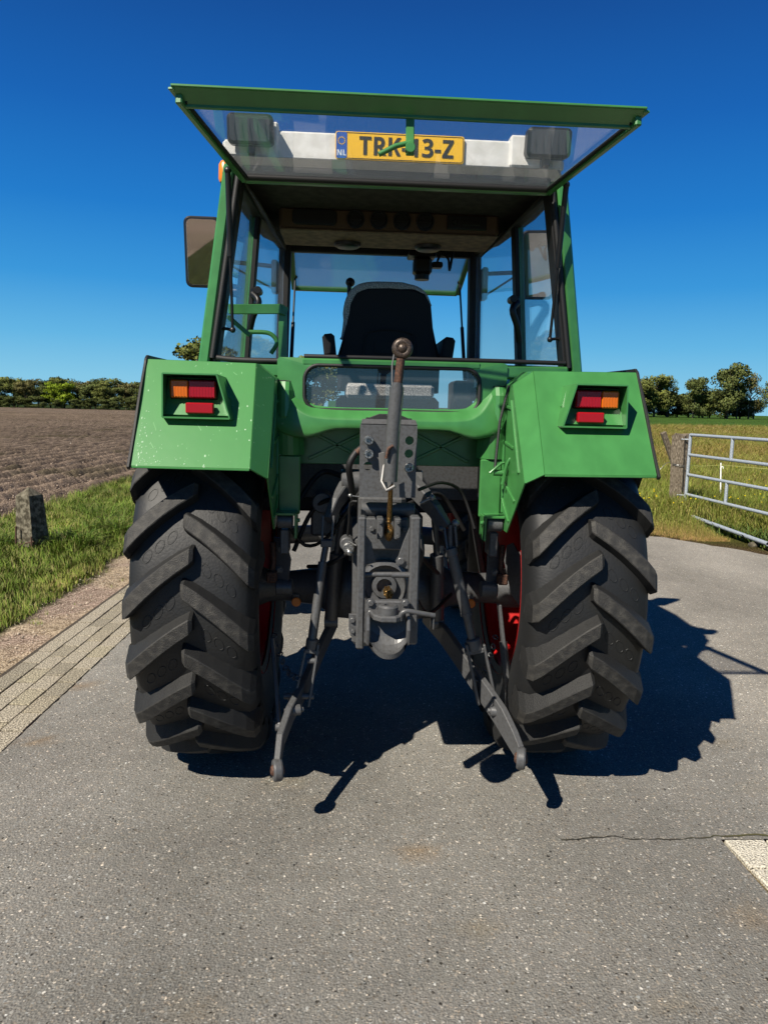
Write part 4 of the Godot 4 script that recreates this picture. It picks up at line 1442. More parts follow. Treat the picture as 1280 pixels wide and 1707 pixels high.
func build_rear_wall(T: Node3D) -> void:
	var w := group_node(T, "rear_wall")
	# panel with the low window cut out
	var inner := rrect(-0.350, 1.530, 0.346, 1.700, 0.055, 8)
	var outer := PackedVector2Array()
	for p in inner:
		var d := p - Vector2(0, 1.615)
		var sc: float = min(0.46 / max(abs(d.x), 0.001), 0.115 / max(abs(d.y), 0.001))
		outer.append(Vector2(0, 1.615) + d * sc)
	var m := MB.new()
	rounded_opening(m, outer, inner, 0.335, 0.345)
	var in2 := PackedVector2Array()
	for p in inner: in2.append(p)
	for i in in2.size():
		var j := (i + 1) % in2.size()
		m.flat([Vector3(in2[i].x, in2[i].y, 0.345), Vector3(in2[j].x, in2[j].y, 0.345), Vector3(in2[j].x, in2[j].y, 0.30), Vector3(in2[i].x, in2[i].y, 0.30)], Vector3(0, 1.615, 0.3) - Vector3(in2[i].x, in2[i].y, 0.3))
	part(w, "panel", m, M.green)
	# swollen rim running down one side, under the window and up the other
	m = MB.new()
	var path := smooth_path([Vector3(-0.492, 1.662, 0.290), Vector3(-0.462, 1.622, 0.335), Vector3(-0.415, 1.560, 0.368), Vector3(-0.350, 1.506, 0.392), Vector3(-0.26, 1.488, 0.398), Vector3(0.0, 1.488, 0.398), Vector3(0.26, 1.490, 0.398), Vector3(0.340, 1.512, 0.392), Vector3(0.388, 1.565, 0.370), Vector3(0.418, 1.625, 0.338), Vector3(0.446, 1.668, 0.290)], 6)
	var grid := []
	for i in path.size():
		var tg: Vector3 = (path[min(i + 1, path.size() - 1)] - path[max(i - 1, 0)])
		tg.z = 0
		tg = tg.normalized()
		var out := Vector3(tg.y, -tg.x, 0)
		var arm: float = smoothstep(0.20, 0.42, abs(path[i].x))
		var row := []
		for q in [[-0.052, -0.058], [-0.046, -0.050], [-0.030, -0.028], [-0.014, -0.010], [-0.006, -0.004], [0.0, -0.002], [0.016 + 0.03 * arm, -0.002], [0.026 + 0.06 * arm, -0.003], [0.031 + 0.08 * arm, -0.008], [0.033 + 0.085 * arm, -0.020], [0.033 + 0.085 * arm, -0.10]]:
			row.append(path[i] + out * q[0] + Vector3(0, 0, q[1]))
		grid.append(row)
	smooth_grid(m, grid)
	part(w, "window_rim", m, M.green)
	m = MB.new()
	var gl := rrect(-0.347, 1.533, 0.343, 1.697, 0.052, 8)
	plate(m, gl, at(Vector3(0, 0, 0.328)), 0.004, 0.001)
	part(w, "low_window", m, M.low_glass)
	m = MB.new()
	var seal := []
	for p in rrect(-0.352, 1.528, 0.348, 1.702, 0.057, 8): seal.append(Vector3(p.x, p.y, 0.347))
	seal.append(seal[0])
	tube(m, seal, 0.008, 6, false)
	part(w, "window_seal", m, M.black_rubber)
	# recessed panel below, pressed with a cross
	m = MB.new()
	box(m, -0.45, 0.45, 1.30, 1.475, 0.175, 0.187, 0.003)
	quad_plate(m, Vector3(-0.44, 1.470, 0.18), Vector3(0.44, 1.470, 0.18), Vector3(0.44, 1.470, 0.38), Vector3(-0.44, 1.470, 0.38), 0.006)
	for sx in [-1.0, 1.0]:
		var x0: float = sx * 0.10
		var x1: float = sx * 0.34
		bar(m, Vector3(x0, 1.32, 0.189), Vector3(x1, 1.44, 0.189), 0.014, 0.012, Vector3(0, 0, 1), 0.004)
		bar(m, Vector3(x0, 1.44, 0.189), Vector3(x1, 1.32, 0.189), 0.014, 0.012, Vector3(0, 0, 1), 0.004)
	part(w, "recessed_panel", m, M.green)
	# posts that carry the cab on both sides of the recess
	for sx in [-1.0, 1.0]:
		m = MB.new()
		var ax: float = 0.352 if sx > 0 else -0.352
		var bx: float = 0.455 * sx
		var prev := []
		for lv in [[1.635, 0.325], [1.60, 0.345], [1.50, 0.352], [1.42, 0.340], [1.345, 0.335]]:
			var row := []
			for k in 6:
				var t := k / 5.0
				row.append(Vector3(lerpf(ax + 0.03 * sx * smoothstep(1.40, 1.52, lv[0]), bx, t), lv[0], lv[1] + 0.028 * sin(t * PI * 0.8) - 0.03 * (1.0 - smoothstep(0.0, 0.35, t))))
			if prev:
				for k in 5:
					m.flat([prev[k], prev[k + 1], row[k + 1], row[k]], Vector3(0, 0, 1))
			prev = row
		part(w, "corner_post", m, M.green)
		m = MB.new()
		box(m, 0.365 * sx, 0.452 * sx, 1.105, 1.343, 0.33, 0.352, 0.008)
		part(w, "lower_post", m, M.green)
	# sill with rubber strip: lower in the middle, boxes at the sides
	m = MB.new()
	box(m, -0.362, 0.350, 1.700, 1.728, 0.305, 0.345, 0.006)
	box(m, -0.70, -0.392, 1.652, 1.706, 0.27, 0.325, 0.008)
	box(m, 0.395, 0.715, 1.668, 1.724, 0.27, 0.325, 0.008)
	part(w, "sill", m, M.green)
	m = MB.new()
	tube(m, smooth_path([Vector3(-0.70, 1.722, 0.315), Vector3(-0.60, 1.715, 0.32), Vector3(-0.38, 1.716, 0.32)], 4), 0.011, 8)
	tube(m, [Vector3(-0.355, 1.736, 0.33), Vector3(0.36, 1.738, 0.33), Vector3(0.70, 1.738, 0.315)], 0.009, 8)
	box(m, -0.50, -0.38, 1.630, 1.640, 0.29, 0.34, 0.003)
	box(m, 0.39, 0.50, 1.630, 1.640, 0.29, 0.34, 0.003)
	part(w, "rubber_strip", m, M.black_rubber)

func build_cab(T: Node3D) -> void:
	var m: MB
	for s in [-1.0, 1.0]:
		# rear pillar
		m = MB.new()
		bar(m, Vector3(s * 0.757, 1.66, 0.285), Vector3(s * 0.652, 2.46, 0.255), 0.075, 0.042, Vector3(1, 0, 0), 0.007)
		part(T, "rear_pillar", m, M.green)
		m = MB.new()
		tube(m, [Vector3(s * 0.718, 1.72, 0.312), Vector3(s * 0.618, 2.42, 0.285)], 0.012, 8)
		bar(m, Vector3(s * 0.712, 1.70, 0.262), Vector3(s * 0.610, 2.44, 0.24), 0.085, 0.020, Vector3(1, 0, 0), 0.004)
		part(T, "pillar_seal", m, M.black_rubber)
		# middle and front pillars
		m = MB.new()
		bar(m, Vector3(s * 0.690, 1.66, -0.34), Vector3(s * 0.632, 2.45, -0.34), 0.05, 0.030, Vector3(1, 0, 0), 0.006)
		part(T, "middle_pillar", m, M.green)
		m = MB.new()
		bar(m, Vector3(s * 0.672, 1.66, -0.345), Vector3(s * 0.612, 2.43, -0.345), 0.07, 0.022, Vector3(1, 0, 0), 0.004)
		part(T, "door_seal", m, M.black_rubber)
		m = MB.new()
		bar(m, Vector3(s * 0.556, 1.60, -1.0), Vector3(s * 0.533, 2.50, -1.0), 0.09, 0.065, Vector3(1, 0, 0), 0.01)
		part(T, "front_pillar", m, M.dark)
		# upper side rail and door handle
		m = MB.new()
		bar(m, Vector3(s * 0.645, 2.435, 0.25), Vector3(s * 0.615, 2.435, -0.34), 0.05, 0.04, Vector3.UP, 0.006)
		bar(m, Vector3(s * 0.615, 2.435, -0.34), Vector3(s * 0.545, 2.43, -1.0), 0.05, 0.04, Vector3.UP, 0.006)
		part(T, "side_rail", m, M.dark)
		m = MB.new()
		bar(m, Vector3(s * 0.735, 1.70, 0.25), Vector3(s * 0.675, 1.70, -0.34), 0.05, 0.06, Vector3.UP, 0.006)
		bar(m, Vector3(s * 0.675, 1.70, -0.34), Vector3(s * 0.56, 1.70, -1.0), 0.05, 0.06, Vector3.UP, 0.006)
		part(T, "waist_rail", m, M.green)
		# side glass
		m = MB.new()
		quad_plate(m, Vector3(s * 0.728, 1.73, 0.245), Vector3(s * 0.632, 2.42, 0.225), Vector3(s * 0.628, 2.42, -0.315), Vector3(s * 0.682, 1.73, -0.315), 0.004)
		part(T, "side_window", m, M.side_glass)
		m = MB.new()
		quad_plate(m, Vector3(s * 0.682, 1.73, -0.365), Vector3(s * 0.628, 2.42, -0.365), Vector3(s * 0.540, 2.42, -0.95), Vector3(s * 0.556, 1.73, -0.95), 0.004)
		part(T, "door_window", m, M.side_glass)
		m = MB.new()
		box(m, s * 0.64, s * 0.605, 2.035, 2.09, -0.335, -0.27, 0.012)
		cyl(m, axis_z(Vector3(s * 0.605, 2.075, -0.29)), 0.018, 0.07, 12)
		tube(m, smooth_path([Vector3(s * 0.63, 2.06, -0.28), Vector3(s * 0.60, 2.02, -0.25), Vector3(s * 0.63, 1.95, -0.27), Vector3(s * 0.65, 1.88, -0.30)], 4), 0.016, 8)
		part(T, "door_latch", m, M.black_plastic)
		# gas strut of the hatch
		var top := Vector3(s * 0.640, 2.402, 0.40)
		var low := Vector3(s * 0.643, 1.835, 0.275)
		m = MB.new()
		tube(m, [top, top.lerp(low, 0.52)], 0.011, 10)
		tube(m, [top.lerp(low, 0.5), low], 0.006, 8)
		ball(m, low, 0.012, 10)
		ball(m, top, 0.014, 10)
		tube(m, [low, low + Vector3(s * 0.03, 0.005, -0.01), low + Vector3(s * 0.055, 0.0, -0.01)], 0.007, 6)
		part(T, "gas_strut", m, M.black_plastic)
		# mirror on its arm
		var mi := group_node(T, "mirror")
		var mc := Vector3(-0.962, 2.352, -0.85) if s < 0 else Vector3(0.862, 2.348, -0.85)
		var tilt := at(mc, Vector3(0.155, -0.17 if s > 0 else 0.015, 0.0))
		m = MB.new()
		plate(m, rrect(-0.098, -0.182, 0.098, 0.182, 0.035, 5), tilt, 0.045, 0.008)
		part(mi, "housing", m, M.black_plastic)
		m = MB.new()
		plate(m, rrect(-0.083, -0.167, 0.083, 0.167, 0.026, 5), tilt * at(Vector3(0, 0, 0.0235)), 0.003, 0.0005)
		part(mi, "mirror_glass", m, M.mirror)
		m = MB.new()
		tube(m, [Vector3(s * 0.59, 2.32, -1.0), Vector3(s * 0.70, 2.325, -0.98), mc + Vector3(-s * 0.02, -0.03, -0.03)], 0.012, 8)
		tube(m, [Vector3(s * 0.59, 2.19, -1.0), mc + Vector3(-s * 0.03, 0.0, -0.03)], 0.006, 6)
		box(m, s * 0.575, s * 0.61, 2.17, 2.35, -1.02, -0.95, 0.008)
		part(mi, "mirror_arm", m, M.black_plastic)
	# roof
	m = MB.new()
	var sec := [[0.30, 0.655, 2.442, 2.486], [0.22, 0.690, 2.445, 2.512], [-0.30, 0.700, 2.450, 2.545], [-0.90, 0.650, 2.455, 2.540], [-1.10, 0.600, 2.468, 2.525]]
	for i in sec.size() - 1:
		var A: Array = sec[i]
		var B: Array = sec[i + 1]
		for q in [[[-1, 2], [1, 2]], [[-1, 3], [1, 3]], [[-1, 2], [-1, 3]], [[1, 2], [1, 3]]]:
			var k0: Array = q[0]
			var k1: Array = q[1]
			m.flat([Vector3(k0[0] * A[1] * (0.96 if k0[1] == 3 else 1.0), A[k0[1]], A[0]), Vector3(k1[0] * A[1] * (0.96 if k1[1] == 3 else 1.0), A[k1[1]], A[0]), Vector3(k1[0] * B[1] * (0.96 if k1[1] == 3 else 1.0), B[k1[1]], B[0]), Vector3(k0[0] * B[1] * (0.96 if k0[1] == 3 else 1.0), B[k0[1]], B[0])], Vector3(0, -1 if q[0][1] == 2 and q[1][1] == 2 else 1, 0))
	m.flat([Vector3(-0.655, 2.442, 0.30), Vector3(0.655, 2.442, 0.30), Vector3(0.629, 2.486, 0.30), Vector3(-0.629, 2.486, 0.30)], Vector3(0, 0, 1))
	m.flat([Vector3(-0.60, 2.468, -1.10), Vector3(0.60, 2.468, -1.10), Vector3(0.576, 2.525, -1.10), Vector3(-0.576, 2.525, -1.10)], Vector3(0, 0, -1))
	var roof := part(T, "roof", m, M.roof_grey)
	m = MB.new()
	box(m, -0.62, 0.62, 2.425, 2.446, -0.62, 0.27, 0.004)
	quad_plate(m, Vector3(-0.62, 2.44, 0.25), Vector3(-0.55, 2.35, 0.20), Vector3(-0.50, 2.33, -0.6), Vector3(-0.60, 2.44, -0.6), 0.006)
	quad_plate(m, Vector3(0.62, 2.44, 0.25), Vector3(0.55, 2.36, 0.20), Vector3(0.50, 2.33, -0.6), Vector3(0.60, 2.44, -0.6), 0.006)
	part(roof, "headliner", m, M.headliner)
	m = MB.new()
	bar(m, Vector3(-0.60, 2.425, 0.30), Vector3(0.60, 2.425, 0.30), 0.05, 0.05, Vector3.UP, 0.006)
	part(roof, "rear_header", m, M.dark)
	# overhead console
	var con := group_node(T, "overhead_console")
	m = MB.new()
	box(m, -0.50, 0.50, 2.335, 2.43, -0.47, -0.16, 0.012)
	part(con, "console_box", m, M.console_brown)
	m = MB.new()
	box(m, -0.495, 0.495, 2.327, 2.334, -0.47, -0.155, 0.003)
	part(con, "wood_trim", m, M.tan_trim)
	m = MB.new()
	plate(m, rrect(-0.44, 2.352, -0.24, 2.420, 0.02, 4), at(Vector3(0, 0, -0.158)), 0.012, 0.003)
	part(con, "speaker_grille", m, M.black_plastic)
	for x in [-0.155, -0.05, 0.055, 0.16]:
		m = MB.new()
		lathe(m, [Vector2(0.041, 0.0), Vector2(0.041, 0.012), Vector2(0.034, 0.012), Vector2(0.030, 0.004), Vector2(0, 0.004)], axis_z(Vector3(x, 2.384, -0.162)), 20, 0.4)
		box(m, x - 0.032, x + 0.032, 2.381, 2.387, -0.158, -0.152, 0.001)
		part(con, "air_vent", m, M.black_plastic)
	m = MB.new()
	box(m, 0.26, 0.44, 2.355, 2.415, -0.162, -0.150, 0.004)
	cyl(m, axis_z(Vector3(0.295, 2.384, -0.145)), 0.011, 0.02, 14)
	box(m, 0.33, 0.41, 2.375, 2.395, -0.152, -0.147, 0.002)
	part(con, "radio", m, M.black_plastic)
	for x in [-0.19, 0.20]:
		m = MB.new()
		lathe(m, [Vector2(0.065, 0.0), Vector2(0.062, -0.015), Vector2(0.05, -0.022), Vector2(0, -0.022)], at(Vector3(x, 2.327, -0.38)), 20, 0.7)
		part(con, "ceiling_lamp", m, M.black_plastic)
	# windscreen: fixed frame above, the pane swung outwards
	m = MB.new()
	bar(m, Vector3(-0.53, 2.425, -1.0), Vector3(0.53, 2.425, -1.0), 0.05, 0.045, Vector3.UP, 0.008)
	for x in [-0.33, -0.02, 0.29]:
		box(m, x - 0.02, x + 0.02, 2.44, 2.475, -1.02, -0.98, 0.004)
	part(T, "windscreen_header", m, M.dark)
	var fw := group_node(T, "front_window")
	var a := Vector3(-0.505, 2.425, -1.06)
	var b := Vector3(0.515, 2.425, -1.06)
	var c := Vector3(0.505, 2.272, -1.42)
	var d := Vector3(-0.515, 2.272, -1.42)
	m = MB.new()
	quad_plate(m, a, b, c, d, 0.005)
	part(fw, "pane", m, M.dusty_glass)
	m = MB.new()
	bar(m, d, c, 0.025, 0.03, Vector3.UP, 0.004)
	bar(m, b, c, 0.03, 0.03, Vector3.UP, 0.004)
	bar(m, a, d, 0.03, 0.03, Vector3.UP, 0.004)
	part(fw, "pane_frame", m, M.green)
	for s in [-1.0, 1.0]:
		m = MB.new()
		var t0 := Vector3(s * 0.50, 2.32, -1.30)
		var t1 := Vector3(s * 0.50, 1.72, -0.96)
		tube(m, [t0, t0.lerp(t1, 0.5)], 0.006, 8)
		tube(m, [t0.lerp(t1, 0.48), t1], 0.011, 8)
		ball(m, t0, 0.014, 8)
		part(fw, "pane_strut", m, M.black_plastic)
	# things inside
	m = MB.new()
	box(m, 0.17, 0.27, 2.27, 2.36, -0.88, -0.78, 0.014)
	cyl(m, at(Vector3(0.22, 2.26, -0.83)), 0.04, 0.03, 16)
	box(m, 0.14, 0.29, 2.36, 2.39, -0.90, -0.76, 0.006)
	box(m, 0.27, 0.33, 2.31, 2.34, -0.86, -0.80, 0.006)
	tube(m, smooth_path([Vector3(0.30, 2.34, -0.82), Vector3(0.32, 2.38, -0.82), Vector3(0.36, 2.36, -0.82), Vector3(0.37, 2.30, -0.82), Vector3(0.39, 2.42, -0.84)], 5), 0.007, 6)
	tube(m, [Vector3(0.22, 2.38, -0.83), Vector3(0.22, 2.44, -0.90)], 0.02, 8)
	part(T, "camera_monitor", m, M.black_plastic)
	m = MB.new()
	tube(m, [Vector3(-0.175, 1.80, -0.92), Vector3(-0.175, 2.22, -0.92)], 0.012, 8)
	ball(m, Vector3(-0.17, 2.235, -0.92), 0.026, 12, Vector3(1, 1, 0.6))
	part(T, "control_stick", m, M.black_plastic)
	m = MB.new()
	ring(m, at(Vector3(0, 1.76, -0.62), Vector3(0.75, 0, 0)), 0.20, 0.013, 30, 8)
	tube(m, [Vector3(0, 1.76, -0.62), Vector3(0, 1.50, -0.84)], 0.025, 10)
	for k in 3:
		var an := TAU * k / 3 + 0.5
		tube(m, [Vector3(0, 1.76, -0.62), at(Vector3(0, 1.76, -0.62), Vector3(0.75, 0, 0)) * Vector3(cos(an) * 0.2, 0, sin(an) * 0.2)], 0.009, 6)
	part(T, "steering_wheel", m, M.black_plastic)
	m = MB.new()
	box(m, -0.24, 0.24, 1.10, 1.60, -1.02, -0.80, 0.03)
	box(m, -0.60, 0.60, 1.05, 1.12, -1.02, -0.15, 0.01)
	part(T, "dashboard", m, M.dark)
	m = MB.new()
	box(m, -0.44, 0.44, 1.12, 1.31, -0.12, -0.09, 0.004)
	box(m, 0.255, 0.335, 1.50, 1.66, 0.10, 0.28, 0.01)
	part(T, "cab_floor_plate", m, M.grey)
	# grab bar inside the left door
	m = MB.new()
	bar(m, Vector3(-0.70, 1.950, 0.0), Vector3(-0.470, 1.958, 0.0), 0.012, 0.042, Vector3.UP, 0.003)
	bar(m, Vector3(-0.478, 1.960, 0.0), Vector3(-0.452, 1.948, -0.03), 0.012, 0.042, Vector3.UP, 0.003)
	bar(m, Vector3(-0.468, 1.945, -0.02), Vector3(-0.468, 1.74, -0.02), 0.036, 0.008, Vector3(0, 0, 1), 0.002)
	bar(m, Vector3(-0.705, 1.92, 0.0), Vector3(-0.62, 1.85, -0.08), 0.008, 0.02, Vector3.UP, 0.002)
	tube(m, smooth_path([Vector3(-0.63, 1.868, -0.12), Vector3(-0.55, 1.868, -0.12), Vector3(-0.515, 1.85, -0.12), Vector3(-0.503, 1.82, -0.12), Vector3(-0.53, 1.775, -0.12)], 4), 0.010, 8)
	part(T, "grab_bar", m, M.green)
	build_seat(T)

func build_seat(T: Node3D) -> void:
	var s := group_node(T, "driver_seat")
	var cx := 0.018
	var m := MB.new()
	var shell := PackedVector2Array()
	for q in [[-0.245, 1.62], [-0.248, 1.78], [-0.225, 1.86], [-0.208, 1.93], [-0.196, 2.03], [-0.165, 2.085], [-0.11, 2.108], [0, 2.113], [0.11, 2.108], [0.165, 2.085], [0.196, 2.03], [0.208, 1.93], [0.225, 1.86], [0.248, 1.78], [0.245, 1.62]]:
		shell.append(Vector2(q[0] + cx, q[1]))
	plate(m, shell, at(Vector3(0, 0, -0.30)), 0.05, 0.014)
	part(s, "back_shell", m, M.seat_shell)
	m = MB.new()
	var ridge := []
	for q in [[-0.12, 1.76], [-0.12, 1.86], [-0.10, 1.90], [0.0, 1.915], [0.10, 1.90], [0.12, 1.86], [0.12, 1.76]]: ridge.append(Vector3(q[0] + cx, q[1], -0.272))
	tube(m, smooth_path(ridge, 4), 0.006, 6)
	box(m, cx - 0.07, cx + 0.07, 1.80, 1.86, -0.278, -0.268, 0.004)
	part(s, "shell_pressing", m, M.seat_shell)
	# fleece cover wrapping round the edge
	m = MB.new()
	var edge := []
	for i in range(2, shell.size() - 4): edge.append(Vector3(shell[i].x + (cx - shell[i].x) * 0.02, shell[i].y + 0.002, -0.305))
	tube(m, smooth_path(edge, 4), [0.018, 0.014, 0.016, 0.018, 0.02, 0.021, 0.026, 0.026, 0.026, 0.026, 0.026, 0.026, 0.026, 0.026, 0.026, 0.026, 0.026, 0.026, 0.026, 0.026, 0.026, 0.026, 0.026, 0.021, 0.02, 0.018, 0.016, 0.014, 0.013, 0.012, 0.011, 0.01, 0.01, 0.01, 0.01, 0.01, 0.01, 0.01, 0.01, 0.01].slice(0, (edge.size() - 1) * 4 + 1), 8)
	part(s, "fleece_cover", m, M.fleece)
	m = MB.new()
	plate(m, shell, at(Vector3(0, 0, -0.36)), 0.06, 0.02)
	part(s, "back_cushion", m, M.seat_shell)
	m = MB.new()
	box(m, cx - 0.21, cx + 0.015, 1.585, 1.655, -0.26, -0.16, 0.022)
	box(m, cx + 0.03, cx + 0.21, 1.588, 1.658, -0.26, -0.16, 0.022)
	part(s, "fleece_fold", m, M.fleece)
	m = MB.new()
	box(m, cx - 0.25, cx + 0.25, 1.50, 1.60, -0.78, -0.27, 0.03)
	box(m, cx - 0.20, cx + 0.20, 1.12, 1.52, -0.70, -0.25, 0.03)
	part(s, "seat_base", m, M.seat_shell)
	for x in [-0.268, 0.294]:
		m = MB.new()
		rbox(m, at(Vector3(x, 1.83, -0.36), Vector3(0.0, 0, -0.12 * sign(x))), Vector3(0.058, 0.105, 0.30), 0.02)
		bar(m, Vector3(x, 1.80, -0.30), Vector3(x * 0.82, 1.74, -0.30), 0.03, 0.03, Vector3.UP, 0.006)
		part(s, "armrest", m, M.seat_shell)

func build_hatch(T: Node3D) -> void:
	var h := group_node(T, "rear_hatch")
	var L := 0.622
	var xf := Transform3D(Basis.from_euler(Vector3(-0.085, 0, 0)), Vector3(0.0, 2.40, 0.33))   # local z runs out along the hatch
	var P := func(x, z, y = 0.0): return xf * Vector3(x, y, z)
	var m := MB.new()
	quad_plate(m, P.call(-0.575, 0.01), P.call(0.575, 0.01), P.call(0.685, L - 0.05), P.call(-0.685, L - 0.05), 0.004)
	part(h, "hatch_glass", m, M.hatch_glass)
	m = MB.new()
	# free edge: wide flange with a lip inside it
	quad_plate(m, P.call(-0.722, L, 0.014), P.call(0.720, L, 0.014), P.call(0.702, L - 0.044, -0.013), P.call(-0.702, L - 0.044, -0.013), 0.005)
	bar(m, P.call(-0.699, L - 0.047, -0.016), P.call(0.699, L - 0.047, -0.016), 0.010, 0.017, xf.basis.y, 0.003)
	bar(m, P.call(-0.722, L + 0.002, 0.016), P.call(0.720, L + 0.002, 0.016), 0.012, 0.008, xf.basis.y, 0.002)
	part(h, "edge_frame", m, M.green)
	for s in [-1.0, 1.0]:
		m = MB.new()
		bar(m, P.call(s * 0.588, 0.0, -0.006), P.call(s * 0.704, L - 0.015, -0.012), 0.022, 0.030, xf.basis.y, 0.004)
		bar(m, P.call(s * 0.600, 0.0, 0.008), P.call(s * 0.722, L, 0.010), 0.020, 0.008, xf.basis.y, 0.002)
		part(h, "side_frame", m, M.green)
		m = MB.new()
		tube(m, [P.call(s * 0.572, 0.012, -0.010), P.call(s * 0.688, L - 0.035, -0.010)], 0.007, 6)
		part(h, "glass_seal", m, M.black_rubber)
	m = MB.new()
	bar(m, P.call(-0.588, 0.0, -0.006), P.call(0.588, 0.0, -0.006), 0.026, 0.026, xf.basis.y, 0.004)
	part(h, "hinge_frame", m, M.green)
	m = MB.new()
	tube(m, [P.call(-0.575, 0.026, -0.008), P.call(0.575, 0.026, -0.008)], 0.012, 6)
	tube(m, [P.call(-0.680, L - 0.068, -0.010), P.call(0.680, L - 0.068, -0.010)], 0.006, 6)
	part(h, "hinge_seal", m, M.black_rubber)
	# locking handle hanging from the free edge
	m = MB.new()
	bar(m, P.call(-0.005, L - 0.055, 0.0), P.call(-0.003, L - 0.048, -0.135), 0.012, 0.026, Vector3(1, 0, 0), 0.003)
	tube(m, [P.call(-0.003, L - 0.038, -0.100), P.call(-0.050, L - 0.034, -0.115), P.call(-0.100, L - 0.034, -0.142)], 0.008, 8)
	cyl(m, axis_z(P.call(-0.004, L - 0.040, -0.118)), 0.016, 0.03, 12)
	part(h, "hatch_handle", m, M.green)

func build_roof_lights(T: Node3D) -> void:
	var m := MB.new()
	box(m, -0.50, 0.495, 2.530, 2.640, 0.10, 0.150, 0.008)
	box(m, -0.52, -0.475, 2.525, 2.668, 0.08, 0.165, 0.008)
	box(m, 0.468, 0.60, 2.535, 2.660, 0.08, 0.165, 0.008)
	box(m, -0.70, -0.50, 2.53, 2.60, 0.06, 0.15, 0.012)
	box(m, 0.59, 0.70, 2.53, 2.58, 0.06, 0.15, 0.012)
	part(T, "light_bar", m, M.white_plastic)
	var np := group_node(T, "number_plate")
	m = MB.new()
	plate(m, rrect(-0.246, 2.536, 0.278, 2.643, 0.010, 4), at(Vector3(0, 0, 0.160)), 0.006, 0.0015)
	part(np, "plate_body", m, M.plate_yellow)
	m = MB.new()
	plate(m, rrect(-0.243, 2.539, -0.199, 2.640, 0.008, 3), at(Vector3(0, 0, 0.1635)), 0.002, 0.0004)
	part(np, "country_band", m, M.plate_blue)
	m = MB.new()
	var rim := []
	for p in rrect(-0.241, 2.541, 0.273, 2.638, 0.009, 4): rim.append(Vector3(p.x, p.y, 0.1630))
	rim.append(rim[0])
	tube(m, rim, 0.0016, 5, false)
	part(np, "plate_border", m, M.plate_black)
	m = MB.new()
	for k in 12:
		var a := TAU * k / 12
		var c := Vector2(-0.221 + cos(a) * 0.0135, 2.606 + sin(a) * 0.0135)
		var st := PackedVector2Array()
		for q in 10:
			var b := PI / 2 + TAU * q / 10
			st.append(c + Vector2(cos(b), sin(b)) * (0.0036 if q % 2 == 0 else 0.0016))
		plate(m, st, at(Vector3(0, 0, 0.1652)), 0.001, 0.0001)
	part(np, "star_ring", m, M.plate_yellow)
	var txt := func(called, s, size, x, y, mt, sx):
		var tm := TextMesh.new()
		var f := SystemFont.new()
		f.font_names = PackedStringArray(["Droid Sans"])
		f.font_weight = 700
		tm.font = f
		tm.text = s
		tm.font_size = 64
		tm.pixel_size = size
		tm.depth = 0.002
		var o := inst(np, called, tm, mt)
		o.position = Vector3(x, y, 0.1645)
		o.scale = Vector3(sx, 1, 1)
	txt.call("registration_text", "TRK-13-Z", 0.00152, 0.042, 2.5895, M.plate_black, 0.97)
	txt.call("country_text", "NL", 0.00048, -0.221, 2.560, M.plate_white, 1.0)
	for s in [-1.0, 1.0]:
		var wl := group_node(T, "work_light")
		var x0: float = -0.580 if s < 0 else 0.612
		var c := Vector3(x0, 2.617, 0.20)
		m = MB.new()
		plate(m, rrect(-0.090, -0.056, 0.090, 0.056, 0.02, 4), at(c, Vector3(0.15, 0, 0)), 0.07, 0.012)
		box(m, x0 - 0.015, x0 + 0.015, 2.53, 2.565, 0.17, 0.20, 0.004)
		part(wl, "lamp_case", m, M.black_plastic)
		m = MB.new()
		plate(m, rrect(-0.078, -0.046, 0.078, 0.046, 0.014, 4), at(c, Vector3(0.15, 0, 0)) * at(Vector3(0, 0, 0.0355)), 0.004, 0.001)
		for k in 5: box(m, x0 - 0.06 + 0.03 * k - 0.001, x0 - 0.06 + 0.03 * k + 0.001, c.y - 0.042, c.y + 0.042, 0.238, 0.242, 0.0005)
		part(wl, "lamp_lens", m, M.low_lens)
	m = MB.new()
	lathe(m, [Vector2(0.0, 0.05), Vector2(0.02, 0.046), Vector2(0.03, 0.03), Vector2(0.032, -0.03), Vector2(0.026, -0.045), Vector2(0.0, -0.045)], at(Vector3(-0.742, 2.575, -0.2)), 14, 0.8)
	part(T, "side_indicator", m, M.reflector_amber)
	m = MB.new()
	box(m, -0.76, -0.68, 2.50, 2.53, -0.23, -0.17, 0.006)
	part(T, "indicator_bracket", m, M.black_plastic)

